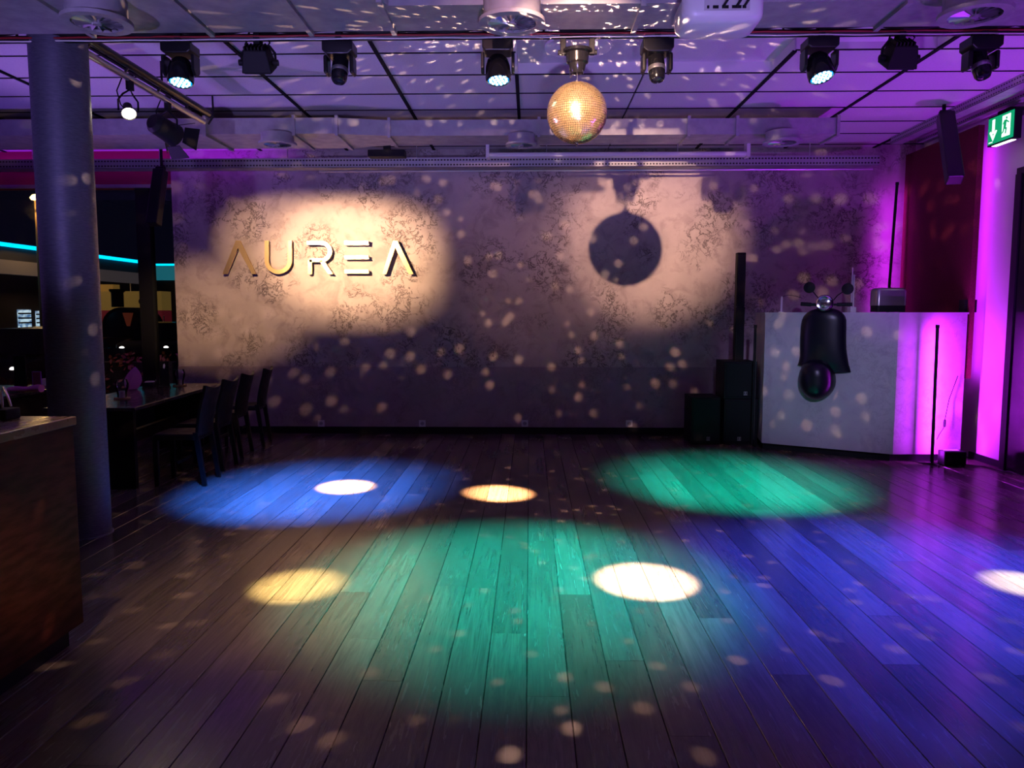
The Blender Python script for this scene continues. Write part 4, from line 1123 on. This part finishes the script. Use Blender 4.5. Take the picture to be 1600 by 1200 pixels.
tc = T.n('ShaderNodeTexCoord').outputs['Object']
f1 = T.noise(T.map(tc, (1, 1.6, 3)), 2.0, 4)
T.put(bb.inputs['Emission Color'], T.mix(T.step(f1, .35, .6), (.05, .16, .35, 1), (.65, .88, 1, 1))); bb.inputs['Emission Strength'].default_value = .9
for (x0, x1, y0_, y1_) in ((29, 48, 484, 512), (57, 78, 486, 511), (31, 40, 518, 531)):
    a, b__ = atX(x0, y1_, bX+.02), atX(x1, y0_, bX+.02)
    fr = box(bX, bX+.03, a.y, b__.y, a.z, b__.z).build('shop_window', M_shop, t_, world=True)
    for k in range(3):
        zz = a.z+(b__.z-a.z)*(.27+.26*k); box(bX+.03, bX+.06, a.y, b__.y, zz-.03, zz+.03).build('shelf_bar', M_facade, fr, world=True)
# teal lit building
FY = 42
a, b__ = atY(240, 438, FY), atY(300, 413, FY)
t_ = thing('street_building', 'teal building far outside with blue roof line next to the wall', 'building', (a.x+2, FY+2, -.12))
box(a.x, b__.x, FY, FY+4, -.12, b__.z).build('wall', M_facade, t_, world=True)
box(a.x, b__.x, FY-.1, FY, b__.z-.08, b__.z+.03).build('blue_roof_line', emis('teal_neon', (.0, .62, .9), 1.8), t_, world=True)
box(a.x, b__.x, FY-.12, FY-.01, a.z, b__.z-.12).build('fascia', mat('glowing_teal_fascia', (.03, .16, .2), .8, emit=(.02, .22, .28), es=.5), t_, world=True)  # fascia glows by itself in place of light falling on it
# yellow and red wagon with porthole
VY = 30
a, b__ = atY(120, 522, VY), atY(252, 455, VY); zr_ = atY(200, 485, VY).z
t_ = thing('railway_wagon', 'yellow over red wagon with round porthole outside', 'wagon', ((a.x+b__.x)/2, VY+1.2, -.12))
M_yel = mat('yellow_paint_glow', (.55, .33, .07), .6, emit=(.5, .30, .07), es=.16); M_wred = mat('red_paint_glow', (.35, .03, .04), .6, emit=(.4, .03, .05), es=.10)  # both paints glow faintly, light put into the colour
box(a.x, b__.x, VY, VY+.8, zr_, b__.z).build('upper_body', M_yel, t_, world=True)
box(a.x, b__.x, VY-.01, VY+.8, a.z, zr_).build('lower_body', M_wred, t_, world=True)
x2 = atY(172, 444, VY)
box(a.x, x2.x, VY+.2, VY+.7, b__.z, x2.z).build('cab_roof', M_yel, t_, world=True)
box(a.x, b__.x, VY+.1, VY+.7, .3, a.z).build('underframe', M_black, t_, world=True)
pp = atY(223, 471, VY)
MB().cyl((pp.x, VY-.06, pp.z), (pp.x, VY, pp.z), .14, n=24).build('porthole', M_black, t_, 40, world=True)
for px in (248, 258):
    q = atY(px-.5, 500, VY); MB().tube([(q.x, VY-.03, q.z-.15), (q.x, VY-.08, q.z-.15), (q.x, VY-.08, q.z+.15), (q.x, VY-.03, q.z+.15)], .02, 6).build('hand_rail', M_plastic, t_, world=True)
MB().cyl((atY(196, 455, VY).x, VY+.4, b__.z), (atY(196, 455, VY).x, VY+.4, b__.z+.32), .02, n=6).build('antenna', M_plastic, t_, world=True)
for k in range(3):
    MB().cyl((a.x+.6+k*1.0, VY+.05, .3), (a.x+.6+k*1.0, VY+.25, .3), .42, n=20).build('wheel', M_black, t_, world=True)
# steam locomotive silhouette
LY = 26
c_ = atY(190, 512, LY); rb = 32*LY/1200
t_ = thing('steam_locomotive', 'black steam locomotive front outside before the yellow wagon', 'locomotive', (c_.x, LY+1.5, -.12))
MB().cyl((c_.x, LY, c_.z+.0), (c_.x, LY+1.6, c_.z), rb, n=32).build('boiler', M_black, t_, 40, world=True)
MB().lathe([(0, .1), (rb*.5, .08), (rb*.85, .0)], 32, Matrix.Translation((c_.x, LY, c_.z)) @ Matrix.Rotation(R(90), 4, 'X')).build('smokebox_door', M_blackm, t_, 40, world=True)
ch = atY(183, 455, LY+.6)
MB().lathe([(.20, 0), (.20, .5), (.26, .55), (.26, .62)], 20, Matrix.Translation((ch.x, LY+.6, ch.z-.55))).build('chimney', M_black, t_, 40, world=True)
em_ = atY(200, 498, LY-.12)
MB().prism([(em_.x-.18, LY-.13, em_.z+.2), (em_.x+.18, LY-.13, em_.z+.2), (em_.x+.05, LY-.13, em_.z-.25), (em_.x-.05, LY-.13, em_.z-.25)], (0, .03, 0)).build('front_crest', mat('dull_red_glow', (.25, .05, .03), .6, emit=(.4, .07, .03), es=.12), t_, world=True)  # crest is no lamp, its faint glow is light put into the colour
box(c_.x-.6, c_.x+.6, LY-.1, LY+1.6, .35, c_.z-rb*.6).build('frame', M_black, t_, world=True)
box(c_.x-.8, c_.x+.8, LY-.3, LY-.1, .45, .75).build('buffer_beam', mat('dark_red_beam', (.2, .02, .02), .6), t_, world=True)
for s_ in (-.7, .7): MB().cyl((c_.x+s_, LY-.55, .62), (c_.x+s_, LY-.3, .62), .16, n=18).build('buffer', M_black, t_, world=True)
for s_ in range(2): MB().cyl((c_.x-.62, LY+.4+s_*.9, .3), (c_.x+.62, LY+.4+s_*.9, .3), .42, n=20).build('wheel_set', M_black, t_, world=True)
# street lamp
q = atY(56, 309, 29)
t_ = thing('street_lamp', 'tall street lamp with orange glow beyond the window', 'street lamp', (q.x, 29, -.12))
MB().cyl((q.x, 29, -.12), (q.x, 29, q.z-.1), .12, .06, n=12).build('pole', mat('lamp_pole', (.35, .22, .10), .5), t_, 50, world=True)
MB().lathe([(0, -.1), (.16, -.08), (.2, .0), (.12, .1), (0, .14)], 16, Matrix.Translation(q)).build('lantern', emis('sodium_lamp', (1, .58, .16), 14), t_, 50, world=True)
point('street_lamp_light', q+Vector((0, 0, -.5)), (1, .55, .18), 220, .3)
# red glowing letters, stand-in for a sign reflected in the window glass
q = atY(262, 519, FY-.03)
cu = bpy.data.curves.new('sign_reflection', 'FONT'); cu.body = 'AIFFL'; cu.size = .62; cu.extrude = .02
tmp = bpy.data.objects.new('neon_letters', cu); no = bpy.data.objects.new('sign_reflection', bpy.data.meshes.new_from_object(tmp)); bpy.data.objects.remove(tmp); COL.objects.link(no); no.location = q; no.rotation_euler = (R(90), 0, 0)
no.data.materials.clear(); no.data.materials.append(emis('red_neon', (1, .03, .16), 3)); tag(no, 'small red letters at the edge of the wall, standing in for a reflected sign', 'sign')
# cars with lit lamps
def car(x, y, rz, label):
    t_ = thing('parked_car', label, 'car', (x, y, -.12), rz, 'cars in the night street')
    M_car = mat('dark_car_paint', (.03, .012, .015), .3)
    prof = [(-.86, .3), (.86, .3), (.88, .6), (.82, .85), (-.82, .85), (-.88, .6)]
    MB().loft([[Vector((u*k, yy, v*h)) for u, v in prof] for yy, k, h in ((-2.1, .86, .8), (-1.9, .96, .95), (-.9, 1, 1.05), (1.2, 1, 1.1), (1.95, .95, 1.05), (2.1, .85, .9))]).build('body', M_car, t_, 40)
    cb_ = [(-.72, .9), (.72, .9), (.6, 1.42), (-.6, 1.42)]
    MB().loft([[Vector((u*k, yy, .9+(v-.9)*h)) for u, v in cb_] for yy, k, h in ((-1.0, 1, .05), (-.4, .98, .95), (.9, .98, 1), (1.7, .95, .1))]).build('cabin', M_blackg, t_, 30)
    for sx_ in (-.8, .8):
        for yy in (-1.35, 1.3): MB().cyl((sx_-.1, yy, .31), (sx_+.1, yy, .31), .31, n=20).build('wheel', M_black, t_, 40)
        MB().lathe([(0, -.03), (.06, -.02), (.085, 0)], 14, Matrix.Translation((sx_*.75, -2.06, .66)) @ Matrix.Rotation(R(-90), 4, 'X')).build('headlight', emis('headlight', (1, .93, .86), 5), t_, 50)
    box(-.5, .5, -2.12, -2.08, .45, .55).build('bumper', M_black, t_)
q = atZ(200, 545, .55); car(q.x, q.y+2.1, R(12), 'dark car with lit headlights in front of the locomotive')
q = atZ(-48, 580, .55); car(q.x, q.y+2.1, R(4), 'dark car with a bright headlight at the far left window edge')
# hedge
def hedge(px0, px1, y, z1, c1, c2, label):
    a, b__ = atY(px0, 560, y), atY(px1, 560, y)
    t_ = thing('hedge', label, 'hedge', ((a.x+b__.x)/2, y, -.12), 0, 'clipped hedges outside the windows')
    lf = MB(); rnd = random.Random(px0)
    L = b__.x-a.x
    for i in range(int(900*L/2)):
        c0 = Vector((rnd.uniform(a.x, b__.x), y+rnd.uniform(-.22, .22), rnd.uniform(-.1, z1+.05*math.sin(i))))
        e1_ = Vector((rnd.gauss(0, 1), rnd.gauss(0, 1), rnd.gauss(0, 1))).normalized()*.05; e2_ = e1_.orthogonal().normalized()*.03
        lf.add([c0-e1_, c0+e2_, c0+e1_, c0-e2_], [(0, 1, 2, 3)])
    o = lf.build('leaves', noisy('hedge_leaf', c1, c2, 6, .7, bump=0), t_, world=True); o['kind'] = 'stuff'
    box(a.x, b__.x, y-.15, y+.15, -.12, z1-.1).build('twig_core', M_black, t_, world=True)
hedge(150, 275, 12.6, atY(200, 556, 12.6).z, (.20, .07, .03), (.10, .03, .015), 'reddish brown hedge outside right of the column')
hedge(-30, 90, 12.9, atY(40, 596, 12.9).z, (.12, .04, .03), (.06, .02, .015), 'low dark hedge outside left of the column')
point('hedge_fill', (-6.6, 11.4, 1.7), (1, .32, .08), 9, .1)  # added warm fill to bring out the hedge
spot('terrace_light', (XL-.8, 11.0, 3.2), (XL-.8, 12.6, .6), (.30, .05, 1), 120, 70, 1, .05)
